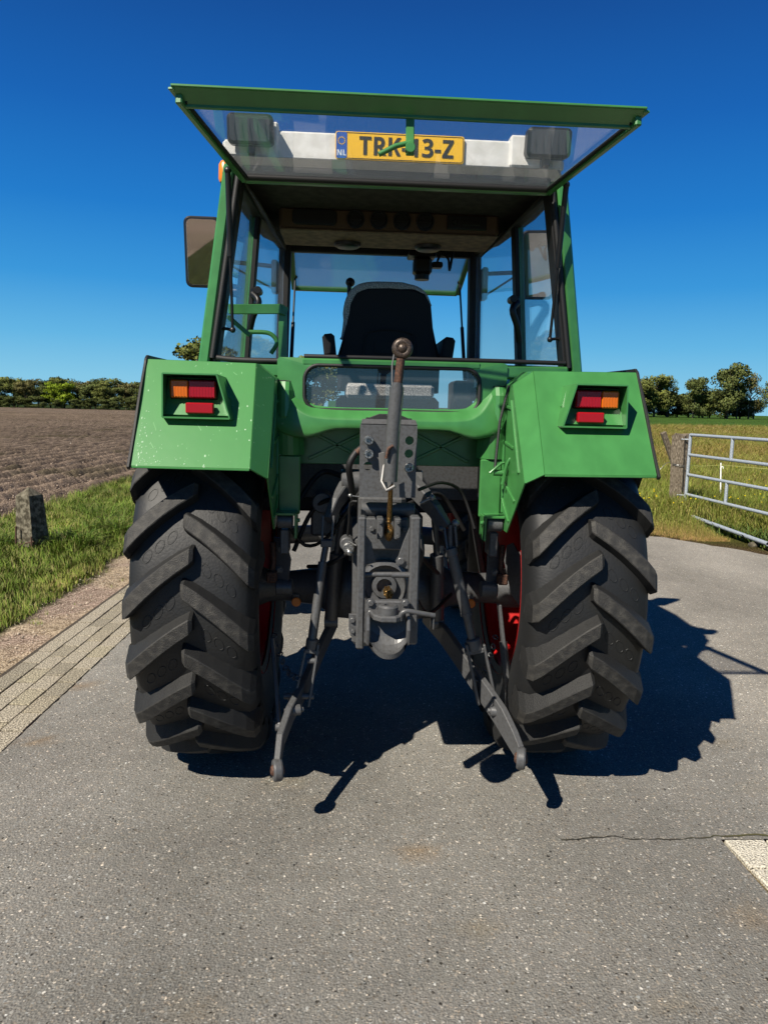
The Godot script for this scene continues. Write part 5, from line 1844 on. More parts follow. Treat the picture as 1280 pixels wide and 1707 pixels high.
func build_hitch(T: Node3D) -> void:
	var m: MB
	# coupler plate with real holes
	var cp := group_node(T, "coupler_plate")
	var csg := CSGCombiner3D.new()
	csg.name = "plate_body"
	cp.add_child(csg, true)
	csg.material_override = M.grey
	var cb := CSGBox3D.new()
	cb.name = "sheet"
	cb.size = Vector3(0.198, 0.255, 0.010)
	cb.position = Vector3(HX, 1.352, 0.72)
	cb.material = M.grey
	csg.add_child(cb, true)
	for p in [[-0.106, 1.426], [-0.105, 1.378], [-0.107, 1.334], [0.036, 1.333], [0.038, 1.427], [0.037, 1.381]]:
		var c := CSGCylinder3D.new()
		c.name = "hole"
		c.radius = 0.0155
		c.height = 0.05
		c.sides = 18
		c.rotation.x = PI / 2
		c.position = Vector3(p[0], p[1], 0.72)
		c.operation = CSGShape3D.OPERATION_SUBTRACTION
		c.material = M.grey
		csg.add_child(c, true)
	m = MB.new()
	box(m, HX - 0.1, HX - 0.092, 1.225, 1.48, 0.64, 0.714, 0.002)
	box(m, HX + 0.092, HX + 0.1, 1.225, 1.48, 0.64, 0.714, 0.002)
	quad_plate(m, Vector3(HX - 0.099, 1.4795, 0.722), Vector3(HX + 0.099, 1.4795, 0.722), Vector3(HX + 0.094, 1.496, 0.700), Vector3(HX - 0.094, 1.496, 0.700), 0.008)
	part(cp, "flange", m, M.grey)
	m = MB.new()
	plate(m, poly([-0.128, 1.48, 0.058, 1.48, 0.05, 1.498, 0.0, 1.518, -0.07, 1.518, -0.12, 1.498]), at(Vector3(0, 0, 0.684)), 0.008)
	bolt(m, Vector3(-0.11, 1.496, 0.69), Vector3(0, 0, 1), 0.007)
	bolt(m, Vector3(0.04, 1.496, 0.69), Vector3(0, 0, 1), 0.007)
	part(cp, "top_plate", m, M.dark)
	for p in [[-0.106, 1.426], [-0.105, 1.378], [0.036, 1.333]]:
		m = MB.new()
		lathe(m, [Vector2(0.0145, -0.03), Vector2(0.0145, 0.018), Vector2(0.017, 0.018), Vector2(0.017, 0.034), Vector2(0.0145, 0.038), Vector2(0.009, 0.038), Vector2(0.008, 0.02), Vector2(0.0, 0.02)], axis_z(Vector3(p[0], p[1], 0.72)), 18, 0.4)
		part(cp, "coupler", m, M.steel)
	m = MB.new()
	tube(m, smooth_path([Vector3(-0.12, 1.40, 0.66), Vector3(-0.15, 1.375, 0.66), Vector3(-0.172, 1.33, 0.66), Vector3(-0.165, 1.27, 0.62), Vector3(-0.15, 1.18, 0.55)], 5), 0.012, 8)
	tube(m, smooth_path([Vector3(0.08, 1.10, 0.6), Vector3(0.10, 1.06, 0.62), Vector3(0.105, 0.99, 0.62), Vector3(0.09, 0.90, 0.55)], 5), 0.010, 8)
	part(cp, "hose", m, M.black_rubber)
	m = MB.new()
	tube(m, [Vector3(-0.128, 1.392, 0.66), Vector3(-0.146, 1.378, 0.66)], 0.0135, 8)
	part(cp, "hose_sleeve", m, M.rust)
	# top link folded upright and held by its hook
	var tl := group_node(T, "top_link")
	m = MB.new()
	tube(m, [Vector3(-0.033, 1.292, 0.84), Vector3(-0.030, 1.45, 0.845), Vector3(-0.020, 1.605, 0.85)], [0.0225, 0.0235, 0.0235], 16)
	tube(m, [Vector3(-0.020, 1.60, 0.85), Vector3(-0.019, 1.622, 0.85)], [0.0235, 0.016], 16)
	part(tl, "tube", m, M.grey)
	m = MB.new()
	tube(m, [Vector3(-0.019, 1.60, 0.85), Vector3(-0.010, 1.70, 0.852)], 0.0145, 12)
	part(tl, "rusty_spindle", m, M.rust)
	m = MB.new()
	tube(m, [Vector3(-0.052, 1.372, 0.872), Vector3(-0.045, 1.405, 0.875), Vector3(-0.030, 1.415, 0.872)], 0.0055, 8)
	part(tl, "locking_pin", m, M.rust)
	m = MB.new()
	ring(m, axis_z(Vector3(-0.006, 1.733, 0.853)), 0.022, 0.013, 22, 10)
	ball(m, Vector3(-0.006, 1.733, 0.853), 0.02, 12, Vector3(1, 1, 0.9))
	part(tl, "ball_eye", m, M.aged_steel)
	m = MB.new()
	tube(m, [Vector3(-0.030, 1.30, 0.80), Vector3(-0.025, 1.215, 0.73), Vector3(-0.025, 1.13, 0.70)], 0.0085, 10)
	for k in 16:
		ring(m, at(Vector3(-0.025, 1.135 + 0.0055 * k, 0.7015 + 0.0017 * k)), 0.0085, 0.0016, 10, 5)
	ball(m, Vector3(-0.025, 1.095, 0.70), 0.017, 12, Vector3(1, 2.0, 1))
	part(tl, "threaded_end", m, M.brass)
	m = MB.new()
	plate(m, poly([-0.075, 1.385, -0.055, 1.39, -0.052, 1.32, -0.020, 1.305, -0.022, 1.285, -0.038, 1.268, -0.058, 1.262, -0.068, 1.30]), at(Vector3(0, 0, 0.798), Vector3(0, 0.15, 0)), 0.004, 0.001)
	tube(m, [Vector3(-0.053, 1.355, 0.80), Vector3(-0.062, 1.29, 0.822), Vector3(-0.046, 1.262, 0.85), Vector3(-0.018, 1.28, 0.86)], 0.006, 8)
	tube(m, [Vector3(-0.036, 1.585, 0.85), Vector3(-0.038, 1.68, 0.852), Vector3(-0.030, 1.73, 0.853)], 0.003, 6)
	part(tl, "holding_hook", m, M.steel_dark)
	# top-link bracket and the cross tube
	m = MB.new()
	cyl(m, axis_x(Vector3(HX + 0.01, 1.165, 0.60)), 0.026, 0.20, 18, 0.003)
	part(T, "cross_tube", m, M.grey)
	var tb := group_node(T, "top_link_bracket")
	for x in [-0.058, 0.004]:
		m = MB.new()
		box(m, x - 0.011, x + 0.011, 1.075, 1.150, 0.66, 0.742, 0.003)
		bolt(m, Vector3(x, 1.138, 0.742), Vector3(0, 0, 1), 0.006)
		bolt(m, Vector3(x, 1.087, 0.742), Vector3(0, 0, 1), 0.006)
		part(tb, "cheek", m, M.grey)
	m = MB.new()
	box(m, -0.11, 0.05, 1.02, 1.14, 0.60, 0.655, 0.006)
	bolt(m, Vector3(-0.085, 1.10, 0.655), Vector3(0, 0, 1), 0.01)
	bolt(m, Vector3(0.035, 1.10, 0.655), Vector3(0, 0, 1), 0.01)
	part(tb, "back_block", m, M.grey)
	# drawbar frame with the two upright rails
	var df := group_node(T, "drawbar_frame")
	for q in [[-0.126, 0.705, 1.170, 0.028], [0.057, 0.723, 1.173, 0.034]]:
		m = MB.new()
		box(m, q[0] - q[3] * 0.5, q[0] + q[3] * 0.5, q[1], q[2], 0.785, 0.85, 0.006)
		part(df, "rail", m, M.grey)
	m = MB.new()
	plate(m, poly([0.04, 1.13, 0.04, 0.98, -0.005, 1.0, 0.02, 1.08]), at(Vector3(0, 0, 0.80)), 0.012)
	bolt(m, Vector3(0.012, 1.012, 0.806), Vector3(0, 0, 1), 0.014)
	plate(m, poly([-0.112, 1.10, -0.112, 0.99, -0.075, 1.0, -0.09, 1.07]), at(Vector3(0, 0, 0.78)), 0.012)
	part(df, "gusset", m, M.grey)
	m = MB.new()
	tube(m, [Vector3(-0.115, 0.963, 0.81), Vector3(0.05, 0.965, 0.81)], 0.009, 10)
	tube(m, [Vector3(-0.02, 0.965, 0.822), Vector3(0.045, 0.965, 0.822)], 0.010, 10)
	part(df, "cross_pin", m, M.grey)
	m = MB.new()
	plate(m, poly([-0.165, 0.825, -0.138, 0.825, -0.138, 0.745, -0.158, 0.745, -0.165, 0.77]), at(Vector3(0, 0, 0.82)), 0.012)
	bolt(m, Vector3(-0.152, 0.805, 0.826), Vector3(0, 0, 1), 0.010)
	bolt(m, Vector3(-0.150, 0.765, 0.826), Vector3(0, 0, 1), 0.008)
	part(df, "side_lug", m, M.grey)
	# power take-off
	m = MB.new()
	lathe(m, [Vector2(0.10, -0.02), Vector2(0.10, 0.03), Vector2(0.085, 0.035), Vector2(0.075, 0.0), Vector2(0.05, -0.005), Vector2(0.045, 0.02), Vector2(0.03, 0.022), Vector2(0.028, 0.0), Vector2(0, 0)], axis_z(Vector3(-0.03, 0.87, 0.58)), 28, 0.4)
	var pto := part(T, "power_take_off", m, M.grey)
	m = MB.new()
	var sp := PackedVector2Array()
	for k in 24:
		var a := TAU * k / 24
		var rr := 0.0175 if (k / 2) % 2 == 0 else 0.0140
		sp.append(Vector2(cos(a), sin(a)) * rr)
	plate(m, sp, at(Vector3(-0.018, 0.855, 0.63)), 0.08, 0.002)
	part(pto, "splined_shaft", m, M.brass)
	# tow jaw
	var tj := group_node(T, "tow_jaw")
	m = MB.new()
	box(m, -0.108, 0.042, 0.775, 0.884, 0.835, 0.868, 0.006)
	for p in [[-0.092, 0.842], [0.026, 0.842], [-0.092, 0.878], [0.026, 0.878]]:
		bolt(m, Vector3(p[0], p[1], 0.868), Vector3(0, 0, 1), 0.012)
	part(tj, "mounting_plate", m, M.grey)
	var jz := func(y): return Transform3D(Basis(Vector3(1, 0, 0), Vector3(0, 0, 1), Vector3(0, -1, 0)), Vector3(HX, y, 0.0))
	m = MB.new()
	plate(m, poly([-0.062, 0.866, 0.062, 0.866, 0.05, 0.93, 0.025, 0.955, -0.025, 0.955, -0.05, 0.93]), jz.call(0.842), 0.022, 0.005)
	lathe(m, [Vector2(0.013, 0.0), Vector2(0.013, 0.034), Vector2(0.028, 0.034), Vector2(0.034, 0.028), Vector2(0.034, 0.0)], at(Vector3(HX, 0.85, 0.915)), 20, 0.4)
	part(tj, "upper_lip", m, M.grey)
	m = MB.new()
	# lower lip: a scoop that rises towards its rim
	var rows := []
	for j in 7:
		var row := []
		var t := j / 6.0
		for i in 13:
			var u := -1.0 + i / 6.0
			var w := lerpf(0.070, 0.052, t * t)
			var z := 0.866 + 0.115 * t - 0.030 * u * u * t
			var y: float = [0.790, 0.748, 0.724, 0.712, 0.708, 0.711, 0.716][j] + 0.045 * pow(absf(u), 3.0) * (1.0 - 0.5 * t)
			row.append(Vector3(HX + 0.002 + w * u, y, z))
		rows.append(row)
	for j in 6:
		for i in 12:
			var up := Vector3(0, 0.018, 0.004)
			m.flat([rows[j][i] + up, rows[j][i + 1] + up, rows[j + 1][i + 1] + up, rows[j + 1][i] + up], Vector3.UP)
			m.flat([rows[j][i], rows[j][i + 1], rows[j + 1][i + 1], rows[j + 1][i]], Vector3.DOWN)
			if j == 5: m.flat([rows[6][i], rows[6][i + 1], rows[6][i + 1] + up, rows[6][i] + up], Vector3(0, 0, 1))
	for s in [-1.0, 1.0]:
		plate(m, poly([0.84, 0.845, 0.92, 0.845, 0.935, 0.80, 0.92, 0.745, 0.84, 0.77]), Transform3D(Basis(Vector3(0, 0, 1), Vector3(0, 1, 0), Vector3(-1, 0, 0)), Vector3(HX + 0.002 + s * 0.068, 0, 0)), 0.014, 0.004)
	part(tj, "lower_lip", m, M.grey)
	m = MB.new()
	tube(m, smooth_path([Vector3(0.006, 0.835, 0.93), Vector3(0.008, 0.858, 0.935), Vector3(0.028, 0.868, 0.935), Vector3(0.07, 0.860, 0.93), Vector3(0.122, 0.849, 0.92)], 4), 0.0085, 8)
	tube(m, [Vector3(0.120, 0.852, 0.92), Vector3(0.120, 0.80, 0.915)], 0.003, 6)
	part(tj, "pin_handle", m, M.grey)
	# lift arms, lift rods, lower links
	for s in [-1.0, 1.0]:
		var la := MB.new()
		if s > 0:
			ribbon(la, [Vector3(0.085, 1.235, 0.25), Vector3(0.118, 1.205, 0.40), Vector3(0.165, 1.150, 0.50), Vector3(0.205, 1.088, 0.53)], [0.05, 0.045, 0.035, 0.03], [0.085, 0.075, 0.06, 0.05])
		else:
			ribbon(la, [Vector3(-0.15, 1.235, 0.16), Vector3(-0.18, 1.205, 0.24), Vector3(-0.22, 1.150, 0.32), Vector3(-0.248, 1.085, 0.37)], [0.05, 0.045, 0.035, 0.03], [0.085, 0.075, 0.06, 0.05])
		part(T, "lift_arm", la, M.grey)
	build_links(T)

func build_links(T: Node3D) -> void:
	var m: MB
	# right lift rod
	var r := group_node(T, "lift_rod")
	m = MB.new()
	tube(m, [Vector3(0.231, 0.985, 0.54), Vector3(0.300, 0.745, 0.53)], 0.0215, 16)
	tube(m, [Vector3(0.297, 0.755, 0.53), Vector3(0.330, 0.63, 0.525)], 0.0165, 14)
	tube(m, [Vector3(0.298, 0.752, 0.53), Vector3(0.301, 0.740, 0.53)], 0.0235, 14)
	part(r, "rod_tube", m, M.grey)
	m = MB.new()
	cyl(m, Transform3D(Basis.from_euler(Vector3(0, 0, 0.28)), Vector3(0.226, 0.997, 0.54)), 0.027, 0.032, 16, 0.003)
	bar(m, Vector3(0.196, 1.110, 0.515), Vector3(0.212, 0.998, 0.54), 0.010, 0.036, Vector3(0, 0, 1), 0.003)
	bar(m, Vector3(0.236, 1.100, 0.545), Vector3(0.246, 1.020, 0.545), 0.010, 0.036, Vector3(0, 0, 1), 0.003)
	tube(m, [Vector3(0.222, 1.10, 0.54), Vector3(0.225, 1.0, 0.54)], 0.011, 10)
	bolt(m, Vector3(0.188, 1.085, 0.53), Vector3(-1, 0, 0.2), 0.010)
	part(r, "upper_clevis", m, M.grey)
	m = MB.new()
	ball(m, Vector3(0.241, 1.108, 0.54), 0.0155, 12)
	tube(m, [Vector3(0.241, 1.10, 0.54), Vector3(0.237, 1.07, 0.54)], 0.006, 8)
	part(r, "ball_knob", m, M.steel_dark)
	m = MB.new()
	cyl(m, Transform3D(Basis.from_euler(Vector3(0, 0, 0.26)), Vector3(0.336, 0.622, 0.525)), 0.030, 0.05, 18, 0.004)
	rbox(m, at(Vector3(0.337, 0.595, 0.525), Vector3(0, 0, 0.2)), Vector3(0.075, 0.02, 0.04), 0.004)
	part(r, "fork_head", m, M.grey)
	for q in [[Vector3(0.303, 0.625, 0.53), Vector3(0.362, 0.375, 0.53)], [Vector3(0.372, 0.625, 0.53), Vector3(0.428, 0.400, 0.53)]]:
		m = MB.new()
		bar(m, q[0], q[1], 0.010, 0.034, Vector3(0, 0, 1), 0.003)
		part(r, "fork_arm", m, M.grey)
	# left lift rod
	var l := group_node(T, "lift_rod")
	m = MB.new()
	tube(m, [Vector3(-0.254, 1.007, 0.385), Vector3(-0.270, 0.91, 0.405)], 0.013, 12)
	tube(m, [Vector3(-0.269, 0.92, 0.40), Vector3(-0.306, 0.612, 0.46)], 0.0185, 14)
	part(l, "rod_tube", m, M.grey)
	m = MB.new()
	bar(m, Vector3(-0.270, 1.105, 0.37), Vector3(-0.273, 0.99, 0.385), 0.010, 0.034, Vector3(0, 0, 1), 0.003)
	bar(m, Vector3(-0.228, 1.105, 0.37), Vector3(-0.236, 0.99, 0.385), 0.010, 0.034, Vector3(0, 0, 1), 0.003)
	rbox(m, at(Vector3(-0.254, 0.995, 0.385)), Vector3(0.05, 0.03, 0.04), 0.004)
	part(l, "upper_clevis", m, M.grey)
	m = MB.new()
	cyl(m, Transform3D(Basis.from_euler(Vector3(0, 0, -0.12)), Vector3(-0.306, 0.598, 0.462)), 0.025, 0.045, 18, 0.004)
	rbox(m, at(Vector3(-0.305, 0.571, 0.465), Vector3(0, 0, -0.1)), Vector3(0.062, 0.016, 0.04), 0.004)
	part(l, "fork_head", m, M.grey)
	for q in [[Vector3(-0.330, 0.58, 0.465), Vector3(-0.374, 0.365, 0.50)], [Vector3(-0.280, 0.60, 0.465), Vector3(-0.315, 0.355, 0.505)]]:
		m = MB.new()
		bar(m, q[0], q[1], 0.010, 0.034, Vector3(0, 0, 1), 0.003)
		part(l, "fork_arm", m, M.grey)
	m = MB.new()
	cyl(m, axis_x(Vector3(-0.302, 0.532, 0.475)), 0.012, 0.045, 10)
	cyl(m, axis_x(Vector3(-0.355, 0.395, 0.50)), 0.013, 0.12, 10)
	bolt(m, Vector3(-0.395, 0.395, 0.50), Vector3(-1, 0, 0), 0.013)
	part(l, "pin", m, M.grey)
	# lower links
	for s in [-1.0, 1.0]:
		var k := group_node(T, "lower_link")
		m = MB.new()
		var path: Array
		if s > 0:
			path = [Vector3(0.200, 0.600, 0.02), Vector3(0.262, 0.560, 0.22), Vector3(0.392, 0.418, 0.56), Vector3(0.428, 0.375, 0.65), Vector3(0.455, 0.328, 0.74), Vector3(0.468, 0.302, 0.80)]
		else:
			path = [Vector3(-0.225, 0.575, 0.08), Vector3(-0.262, 0.53, 0.22), Vector3(-0.342, 0.405, 0.47), Vector3(-0.382, 0.365, 0.60), Vector3(-0.408, 0.315, 0.72), Vector3(-0.412, 0.262, 0.795)]
		ribbon(m, path, [0.026, 0.026, 0.026, 0.026, 0.024, 0.022], [0.085, 0.085, 0.090, 0.092, 0.080, 0.060] if s > 0 else [0.07, 0.07, 0.07, 0.07, 0.062, 0.05])
		part(k, "arm", m, M.grey)
		var e := Vector3(0.468, 0.290, 0.822) if s > 0 else Vector3(-0.411, 0.243, 0.812)
		m = MB.new()
		lathe(m, [Vector2(0.020, -0.016), Vector2(0.036, -0.016), Vector2(0.040, -0.010), Vector2(0.040, 0.010), Vector2(0.036, 0.016), Vector2(0.020, 0.016)], Transform3D(Basis.from_euler(Vector3(0, -0.25 * s, 0)), e) * axis_x(Vector3.ZERO), 22, 0.5)
		part(k, "eye", m, M.grey)
		m = MB.new()
		lathe(m, [Vector2(0.013, -0.024), Vector2(0.02, -0.018), Vector2(0.0245, 0.0), Vector2(0.02, 0.018), Vector2(0.013, 0.024), Vector2(0.013, -0.024)], Transform3D(Basis.from_euler(Vector3(0, -0.25 * s, 0)), e) * axis_x(Vector3.ZERO), 16, 0.9)
		part(k, "ball_bush", m, M.rust)
		m = MB.new()
		var q := Vector3(0.418, 0.385, 0.625) if s > 0 else Vector3(-0.368, 0.372, 0.585)
		var xx := Transform3D(Basis.from_euler(Vector3(0, -0.25 * s, 0)), q) * axis_x(Vector3.ZERO)
		cyl(m, xx, 0.021, 0.052, 16, 0.003)
		cyl(m, xx, 0.010, 0.075, 10, 0.002)
		part(k, "link_pin", m, M.grey)
	# stabilisers between link and wheel
	var sr := MB.new()
	bar(sr, Vector3(0.470, 0.735, 0.34), Vector3(0.530, 0.265, 0.40), 0.014, 0.042, Vector3(0, 0, 1), 0.003)
	tube(sr, [Vector3(0.49, 0.58, 0.36), Vector3(0.525, 0.27, 0.40)], 0.017, 10)
	cyl(sr, axis_x(Vector3(0.505, 0.275, 0.42)), 0.02, 0.06, 12)
	part(T, "stabiliser", sr, M.grey)
	var sl := MB.new()
	bar(sl, Vector3(-0.47, 0.60, 0.40), Vector3(-0.421, 0.305, 0.60), 0.014, 0.032, Vector3(0, 0, 1), 0.003)
	cyl(sl, axis_x(Vector3(-0.412, 0.31, 0.60)), 0.016, 0.05, 12)
	part(T, "stabiliser", sl, M.grey)

func build_underside(T: Node3D) -> void:
	var m := MB.new()
	box(m, -0.15, 0.085, 0.62, 1.06, 0.05, 0.57, 0.02)
	box(m, -0.13, 0.06, 1.04, 1.20, 0.05, 0.42, 0.02)
	box(m, -0.20, 0.17, 0.72, 1.10, -0.95, 0.08, 0.04)
	cyl(m, axis_x(Vector3(-0.03, 1.235, 0.24)), 0.05, 0.34, 16, 0.005)
	part(T, "gearbox", m, M.grey)
	for s in [-1.0, 1.0]:
		m = MB.new()
		lathe(m, [Vector2(0.15, 0.10), Vector2(0.14, 0.22), Vector2(0.085, 0.30), Vector2(0.068, 0.44), Vector2(0.072, 0.52), Vector2(0.09, 0.56), Vector2(0.09, 0.66)], axis_x(Vector3(0, 0.728, 0.02), s), 24, 0.7)
		var ax := part(T, "rear_axle_housing", m, M.grey)
		m = MB.new()
		cyl(m, axis_z(Vector3(s * 0.392, 0.675, 0.105)), 0.021, 0.012, 20, 0.003)
		part(ax, "side_reflector", m, M.reflector_amber)
		m = MB.new()
		box(m, s * 0.375, s * 0.41, 0.66, 0.71, 0.06, 0.099, 0.003)
		part(ax, "reflector_bracket", m, M.grey)
		m = MB.new()
		plate(m, poly([0.0, 0.16, 0.028, 0.175, 0.13, 0.01, 0.11, -0.01, 0.085, -0.12, 0.03, -0.06, -0.01, 0.09]) if s > 0 else poly([0.0, 0.16, -0.028, 0.175, -0.13, 0.01, -0.11, -0.01, -0.085, -0.12, -0.03, -0.06, 0.01, 0.09]), at(Vector3(s * 0.533, 0.795, 0.16), Vector3(0, -0.5 * s, 0)), 0.01)
		cyl(m, axis_z(Vector3(s * 0.650, 0.805, 0.19)), 0.012, 0.03, 12)
		part(T, "brake_shield", m, M.grey)
		m = MB.new()
		box(m, s * 0.405, s * 0.44, 0.95, 1.05, 0.30, 0.40, 0.004)
		part(T, "mount_block", m, M.grey)
		m = MB.new()
		tube(m, [Vector3(s * 0.475, 0.985, 0.33), Vector3(s * 0.472, 0.90, 0.33), Vector3(s * 0.48, 0.86, 0.33)], 0.011, 8)
		box(m, s * 0.458, s * 0.50, 0.82, 0.865, 0.315, 0.355, 0.005)
		part(T, "brake_linkage", m, M.rust)
	m = MB.new()
	box(m, -0.26, 0.26, 0.60, 1.05, -2.45, -0.95, 0.05)
	part(T, "engine_block", m, M.grey)
	m = MB.new()
	tube(m, [Vector3(-0.70, 0.55, -2.35), Vector3(-0.3, 0.58, -2.35), Vector3(0.3, 0.58, -2.35), Vector3(0.70, 0.55, -2.35)], 0.07, 12)
	part(T, "front_axle", m, M.grey)
	m = MB.new()
	var secs := [[-0.98, 0.33, 1.58, 0.98], [-1.6, 0.33, 1.56, 0.98], [-2.5, 0.31, 1.50, 0.95], [-2.95, 0.28, 1.40, 0.80]]
	for i in 3:
		var A: Array = secs[i]
		var B: Array = secs[i + 1]
		for q in [[-1, 0, -1, 1], [-1, 1, 1, 1], [1, 1, 1, 0]]:
			var pa := func(S, sx, up): return Vector3(sx * S[1] * (0.86 if up == 1 else 1.0), S[2] if up == 1 else S[3], S[0])
			m.flat([pa.call(A, q[0], q[1]), pa.call(A, q[2], q[3]), pa.call(B, q[2], q[3]), pa.call(B, q[0], q[1])], Vector3(q[0] + q[2], q[1] + q[3] - 0.5, 0))
	m.flat([Vector3(-0.28, 0.80, -2.95), Vector3(0.28, 0.80, -2.95), Vector3(0.24, 1.40, -2.95), Vector3(-0.24, 1.40, -2.95)], Vector3(0, 0, -1))
	m.flat([Vector3(-0.33, 0.98, -0.98), Vector3(0.33, 0.98, -0.98), Vector3(0.284, 1.58, -0.98), Vector3(-0.284, 1.58, -0.98)], Vector3(0, 0, 1))
	part(T, "bonnet", m, M.green)
	m = MB.new()
	for s in [-1.0, 1.0]:
		bar(m, Vector3(s * 0.46, 1.06, -0.35), Vector3(s * 0.60, 0.45, -0.45), 0.03, 0.05, Vector3(0, 0, 1), 0.006)
		box(m, s * 0.50, s * 0.72, 0.42, 0.45, -0.75, -0.45, 0.006)
	part(T, "cab_steps", m, M.grey)
	for q in [[-0.10, 1.18, 0.30, -0.30, 1.12, 0.16, -0.40, 0.92, 0.18, 0.010], [-0.12, 1.00, 0.40, -0.24, 0.90, 0.34, -0.34, 0.84, 0.12, 0.009], [0.07, 1.16, 0.40, 0.22, 1.18, 0.22, 0.34, 1.02, 0.16, 0.010], [0.06, 1.02, 0.48, 0.15, 0.92, 0.38, 0.26, 0.80, 0.14, 0.009], [-0.14, 1.22, 0.20, -0.28, 1.26, 0.12, -0.38, 1.14, 0.20, 0.012], [0.10, 0.80, 0.46, 0.17, 0.70, 0.36, 0.30, 0.72, 0.12, 0.008]]:
		m = MB.new()
		tube(m, smooth_path([Vector3(q[0], q[1], q[2]), Vector3(q[3], q[4], q[5]), Vector3(q[6], q[7], q[8])], 7), q[9], 7)
		part(T, "hydraulic_hose", m, M.black_rubber)
	m = MB.new()
	box(m, -0.33, -0.22, 0.98, 1.12, 0.02, 0.14, 0.01)
	cyl(m, axis_z(Vector3(-0.28, 1.13, 0.10)), 0.045, 0.14, 16, 0.005)
	part(T, "valve_block", m, M.grey)
	# lift cylinders, check chains and brackets beside the axle
	for s in [-1.0, 1.0]:
		m = MB.new()
		tube(m, [Vector3(s * 0.235, 0.62, 0.16), Vector3(s * 0.215, 0.92, 0.22)], 0.030, 14)
		tube(m, [Vector3(s * 0.215, 0.92, 0.22), Vector3(s * 0.195, 1.08, 0.26)], 0.014, 10)
		cyl(m, axis_x(Vector3(s * 0.235, 0.60, 0.16)), 0.026, 0.06, 12)
		part(T, "lift_cylinder", m, M.grey)
		m = MB.new()
		for k in 9:
			var t := k / 8.0
			var p := Vector3(s * lerpf(0.36, 0.47, t), lerpf(0.47, 0.58, t) - 0.05 * sin(t * PI), lerpf(0.50, 0.30, t))
			var xr := Transform3D(Basis.from_euler(Vector3(0.6, 0.5 * s, PI / 2 * (k % 2))), p)
			ring(m, xr, 0.011, 0.0035, 12, 6)
		part(T, "check_chain", m, M.grey)
		m = MB.new()
		plate(m, poly([-0.03, -0.09, 0.035, -0.09, 0.045, 0.0, 0.02, 0.085, -0.03, 0.09]), at(Vector3(s * 0.445, 0.91, 0.30), Vector3(0, 0.3 * s, 0)), 0.012)
		bolt(m, Vector3(s * 0.445, 0.955, 0.307), Vector3(0, 0, 1), 0.012)
		bolt(m, Vector3(s * 0.450, 0.865, 0.307), Vector3(0, 0, 1), 0.012)
		cyl(m, axis_x(Vector3(s * 0.43, 0.79, 0.30)), 0.035, 0.07, 16, 0.004)
		part(T, "axle_bracket", m, M.grey)
	m = MB.new()
	for q in [[-0.12, 1.0], [-0.12, 0.90], [-0.12, 0.70], [0.06, 1.0], [0.06, 0.90], [0.06, 0.70]]:
		bolt(m, Vector3(q[0], q[1], 0.57), Vector3(0, 0, 1), 0.012)
	part(T, "gearbox_bolt", m, M.grey)
	# hydraulic odds and ends left of the hitch
	m = MB.new()
	cyl(m, axis_z(Vector3(-0.175, 1.03, 0.56)), 0.026, 0.08, 16, 0.004)
	part(T, "socket_body", m, M.grey)
	m = MB.new()
	cyl(m, axis_z(Vector3(-0.168, 1.018, 0.61)), 0.022, 0.03, 16, 0.004)
	ball(m, Vector3(-0.165, 1.005, 0.628), 0.014, 10)
	tube(m, [Vector3(-0.165, 1.225, 0.70), Vector3(-0.135, 1.222, 0.70)], 0.003, 6)
	ball(m, Vector3(-0.167, 1.226, 0.70), 0.008, 8)
	tube(m, [Vector3(-0.168, 1.05, 0.65), Vector3(-0.14, 1.04, 0.68)], 0.003, 6)
	part(T, "trailer_socket", m, M.steel)
	m = MB.new()
	tube(m, smooth_path([Vector3(-0.14, 1.20, 0.66), Vector3(-0.165, 1.19, 0.64), Vector3(-0.168, 1.12, 0.60), Vector3(-0.172, 1.06, 0.57)], 4), 0.005, 6)
	part(T, "hydraulic_hose", m, M.black_rubber)
	m = MB.new()
	tube(m, smooth_path([Vector3(0.10, 1.23, 0.5), Vector3(0.2, 1.25, 0.4), Vector3(0.30, 1.2, 0.3), Vector3(0.36, 1.05, 0.3)], 4), 0.007, 6)
	part(T, "hydraulic_hose", m, M.black_rubber)
	m = MB.new()
	tube(m, smooth_path([Vector3(-0.12, 1.2, 0.3), Vector3(-0.25, 1.0, 0.25), Vector3(-0.35, 0.95, 0.2), Vector3(-0.42, 1.05, 0.25)], 4), 0.008, 6)
	part(T, "hydraulic_hose", m, M.black_rubber)
	m = MB.new()
	tube(m, [Vector3(0.10, 1.185, 0.56), Vector3(0.14, 1.205, 0.56)], 0.005, 6)
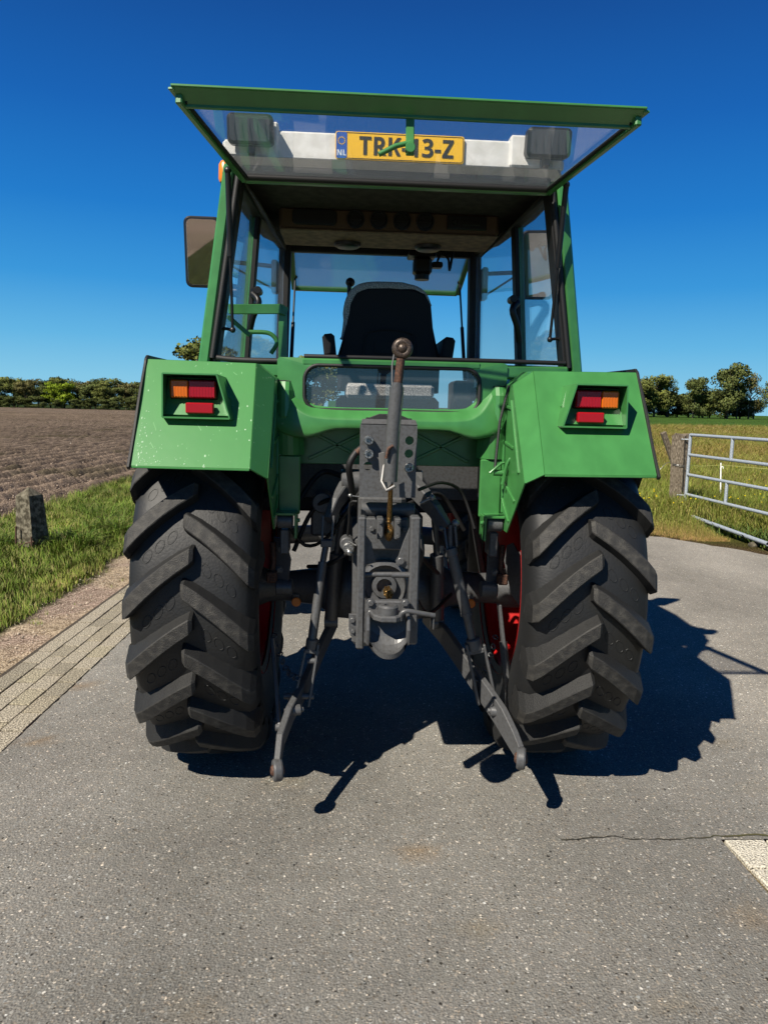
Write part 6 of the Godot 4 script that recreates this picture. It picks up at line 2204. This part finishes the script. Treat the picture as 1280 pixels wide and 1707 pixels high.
	ball(m, Vector3(0.145, 1.208, 0.56), 0.012, 10)
	part(T, "lever_knob", m, M.steel_dark)
	# hand lever on the right fender
	var hl := group_node(T, "hand_lever")
	m = MB.new()
	tube(m, [Vector3(0.40, 1.297, 0.44), Vector3(0.452, 1.297, 0.44)], 0.013, 10)
	tube(m, [Vector3(0.383, 1.297, 0.455), Vector3(0.425, 1.335, 0.455), Vector3(0.438, 1.338, 0.45)], 0.0055, 8)
	part(hl, "pivot", m, M.green)
	m = MB.new()
	tube(m, smooth_path([Vector3(0.437, 1.262, 0.455), Vector3(0.440, 1.30, 0.46), Vector3(0.452, 1.345, 0.465), Vector3(0.468, 1.360, 0.468), Vector3(0.525, 1.374, 0.475)], 4), 0.006, 8)
	bar(m, Vector3(0.434, 1.25, 0.45), Vector3(0.446, 1.32, 0.455), 0.010, 0.022, Vector3(0, 0, 1), 0.002)
	part(hl, "lever_rod", m, M.green)
	m = MB.new()
	tube(m, [Vector3(0.518, 1.374, 0.475), Vector3(0.53, 1.376, 0.476), Vector3(0.56, 1.381, 0.478), Vector3(0.572, 1.383, 0.479)], [0.006, 0.012, 0.014, 0.006], 12)
	part(hl, "grip", m, M.black_plastic)
	m = MB.new()
	tube(m, [Vector3(0.455, 1.64, 0.40), Vector3(0.425, 1.50, 0.40), Vector3(0.405, 1.31, 0.44)], 0.006, 6)
	part(hl, "pull_rod", m, M.dark)

func build_tractor() -> void:
	mat("steel_dark", 0.20, 0.195, 0.19, 0.45, 0.5)
	worn(mat("aged_steel", 0.10, 0.072, 0.055, 0.45, 0.4), ntex(0.03, Color(0.5, 0.5, 0.5), Color(1, 1, 1), 71), 8.0)
	mat("low_lens", 0.05, 0.05, 0.055, 0.15)
	var T := group_node(self, "tractor")
	tag(T, "green farm tractor with red rims seen from behind, rear hatch open", "tractor")
	build_wheels(T)
	for s in [-1.0, 1.0]: build_fender(T, s)
	build_rear_wall(T)
	build_cab(T)
	build_hatch(T)
	build_roof_lights(T)
	build_underside(T)
	build_hitch(T)
